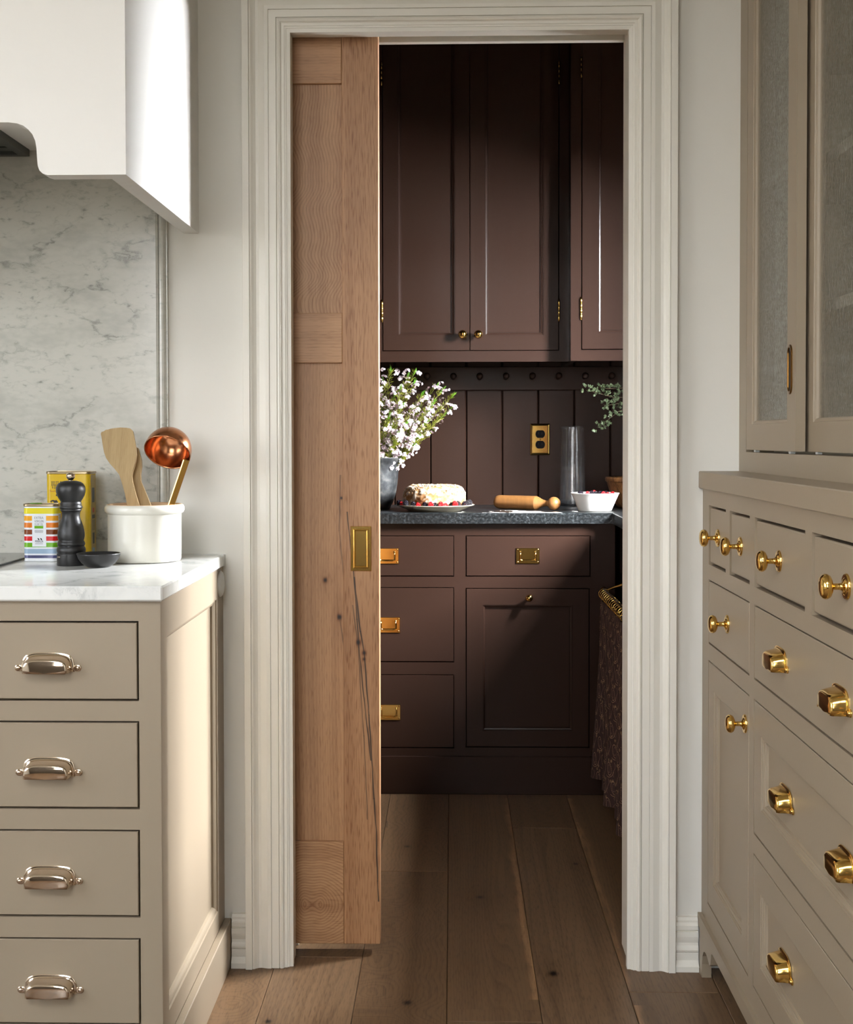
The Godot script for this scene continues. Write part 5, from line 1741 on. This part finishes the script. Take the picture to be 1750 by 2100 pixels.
func bouquet(vp: Vector3) -> void:
	var root := thing("flower_bouquet", "loose bunch of tiny white waxy blossom with needle leaves in the pewter vase", "flowers", vp + Vector3(0, 0.02, 0))
	var base := vp + Vector3(0, 0.03, 0) - root.position
	var flowers := []
	var needles := []
	var tips := []
	# main stems: end points relative to the vase mouth
	var ends := []
	for e in [[0.258, 0.205, 0.02], [0.252, 0.165, -0.03], [0.222, 0.225, -0.01], [0.225, 0.135, 0.03], [0.195, 0.180, 0.05], [0.200, 0.240, -0.05], [0.165, 0.110, 0.06], [0.150, 0.205, 0.07], [0.128, 0.285, 0.0], [0.125, 0.245, 0.05], [0.145, 0.160, -0.05], [0.105, 0.270, -0.04], [0.135, 0.060, 0.05], [0.185, 0.085, 0.0], [0.085, 0.225, 0.06], [0.090, 0.165, 0.075], [0.055, 0.200, 0.02], [0.050, 0.290, 0.0], [0.040, 0.130, 0.08], [0.100, 0.105, 0.08], [0.000, 0.230, 0.05], [-0.06, 0.25, 0.0], [-0.12, 0.22, 0.03], [-0.16, 0.15, -0.02], [-0.05, 0.16, 0.07], [0.020, 0.260, -0.06], [0.075, 0.070, 0.085], [0.115, 0.030, 0.045], [-0.10, 0.12, 0.06], [0.17, 0.15, 0.02]]:
		ends.append(Vector3(e[0], e[1] + 0.15, e[2]))
	for e in ends:
		var pts := []
		var rad := []
		var lean := Vector3(e.x, 0, e.z)
		for i in 9:
			var t := i / 8.0
			var p: Vector3 = base + Vector3(lean.x * 0.16, 0.0, lean.z * 0.16) * (0.4 + t) + Vector3(lean.x * 0.78 * pow(t, 1.7), e.y * t, lean.z * 0.78 * pow(t, 1.7)) + Vector3(rng.randf_range(-1, 1), 0, rng.randf_range(-1, 1)) * 0.0035
			pts.append(p)
			rad.append(lerpf(0.0016, 0.0007, t))
		var st := mb(true)
		tube(st, pts, rad, 6)
		part("stem", st, M.stem_green, root)
		for i in range(3, 9):
			var p: Vector3 = pts[i]
			var dir: Vector3 = (pts[i] - pts[i - 1]).normalized()
			for q in 44:
				var out := Vector3(rng.randf_range(-1, 1), rng.randf_range(-0.2, 1.0), rng.randf_range(-1, 1)).normalized()
				needles.append(Transform3D(towards(dir * 0.7 + out, rng.randf() * 6).scaled(Vector3.ONE * rng.randf_range(0.7, 1.3)), p + (pts[i] - pts[i - 1]) * rng.randf_range(-1, 0.2) + out * 0.004))
			var heads := 4 if i > 4 else 2
			for hd in heads:
				var side := Vector3(rng.randf_range(-1, 1), rng.randf_range(-0.1, 0.8), rng.randf_range(-0.7, 1)).normalized()
				var c := p + side * rng.randf_range(0.008, 0.034)
				if rng.randf() < 0.18: continue
				for q in 9:
					var o2 := (side * 0.8 + Vector3(rng.randf_range(-1, 1), rng.randf_range(-0.6, 1), rng.randf_range(-0.5, 1.1))).normalized()
					flowers.append(Transform3D(towards(o2 + Vector3(0, 0.2, 0.35), rng.randf() * 6).scaled(Vector3.ONE * rng.randf_range(0.66, 0.9)), c + o2 * rng.randf_range(0.005, 0.0125)))
		for q in 16:
			var tp: Vector3 = pts[8]
			var dir: Vector3 = (pts[8] - pts[7]).normalized()
			tips.append(Transform3D(towards(dir + Vector3(rng.randf_range(-1, 1), rng.randf_range(-0.2, 0.8), rng.randf_range(-1, 1)) * 0.4, rng.randf() * 6).scaled(Vector3.ONE * rng.randf_range(0.8, 1.4)), tp + dir * rng.randf_range(-0.004, 0.018)))
	# the flowers nearest the camera are parts, the rest one mass
	flowers.sort_custom(func(f1: Transform3D, f2: Transform3D) -> bool: return f1.origin.z - absf(f1.origin.x - 0.12) * 0.5 > f2.origin.z - absf(f2.origin.x - 0.12) * 0.5)
	var mesh := blossom()
	for i in mini(290, flowers.size()):
		var o := MeshInstance3D.new()
		o.name = "blossom"
		o.mesh = mesh
		o.material_override = M.petal
		o.transform = flowers[i]
		root.add_child(o, true)
	many("blossom_mass", mesh, M.petal, flowers.slice(290), root)
	many("needle_leaves", needle(0.0135, 0.0009), M.needle_green, needles, root)
	many("shoot_tips", needle(0.015, 0.0008), M.tip_green, tips, root)


func sprig(from: Vector3) -> void:
	var root := thing("greenery_sprig", "trailing grey-green leafy sprig hanging into view over the wooden bowl", "foliage", from)
	var leaf := needle(0.0105, 0.0026)
	var places := []
	var lines := [
		[Vector3(0, -0.05, 0), Vector3(-0.08, 0.10, 0.05), Vector3(-0.20, 0.135, 0.12), Vector3(-0.30, 0.130, 0.135), Vector3(-0.375, 0.150, 0.14), Vector3(-0.400, 0.156, 0.14)],
		[Vector3(0, -0.05, 0), Vector3(-0.09, 0.08, 0.05), Vector3(-0.20, 0.110, 0.12), Vector3(-0.285, 0.085, 0.14), Vector3(-0.335, 0.045, 0.14), Vector3(-0.362, 0.028, 0.14)],
		[Vector3(0, -0.05, 0), Vector3(-0.06, 0.12, 0.03), Vector3(-0.15, 0.150, 0.10), Vector3(-0.25, 0.120, 0.13), Vector3(-0.310, 0.105, 0.14), Vector3(-0.340, 0.105, 0.15)],
		[Vector3(0, -0.05, 0), Vector3(-0.05, 0.12, 0.03), Vector3(-0.16, 0.165, 0.10), Vector3(-0.26, 0.165, 0.12), Vector3(-0.315, 0.160, 0.12), Vector3(-0.350, 0.165, 0.12)],
		[Vector3(0, -0.05, 0), Vector3(0.03, 0.10, 0.0), Vector3(0.08, 0.18, 0.03), Vector3(0.12, 0.22, 0.05), Vector3(0.14, 0.24, 0.05), Vector3(0.16, 0.25, 0.05)]]
	for L in lines:
		var cv := Curve3D.new()
		for i in L.size():
			var d: Vector3 = (L[mini(i + 1, L.size() - 1)] - L[maxi(i - 1, 0)]) * 0.16
			cv.add_point(L[i], -d, d)
		var pts := []
		var n := 22
		for i in n: pts.append(cv.sample_baked(cv.get_baked_length() * i / (n - 1.0)))
		var st := mb(true)
		var rad := []
		for i in n: rad.append(lerpf(0.0022, 0.0008, i / (n - 1.0)))
		tube(st, pts, rad, 6)
		part("stem", st, M.twig, root)
		for i in range(6, n):
			for q in 5:
				var out := Vector3(rng.randf_range(-1, 1), rng.randf_range(-0.8, 1), rng.randf_range(-0.6, 1)).normalized()
				var c: Vector3 = pts[i] + out * rng.randf_range(0.006, 0.016)
				for w in 9:
					var o2 := (out + Vector3(rng.randf_range(-1, 1), rng.randf_range(-1, 1), rng.randf_range(-1, 1))).normalized()
					places.append(Transform3D(towards(o2, rng.randf() * 6).scaled(Vector3.ONE * rng.randf_range(0.7, 1.15)), c))
	many("leaves", leaf, M.sage_green, places, root)
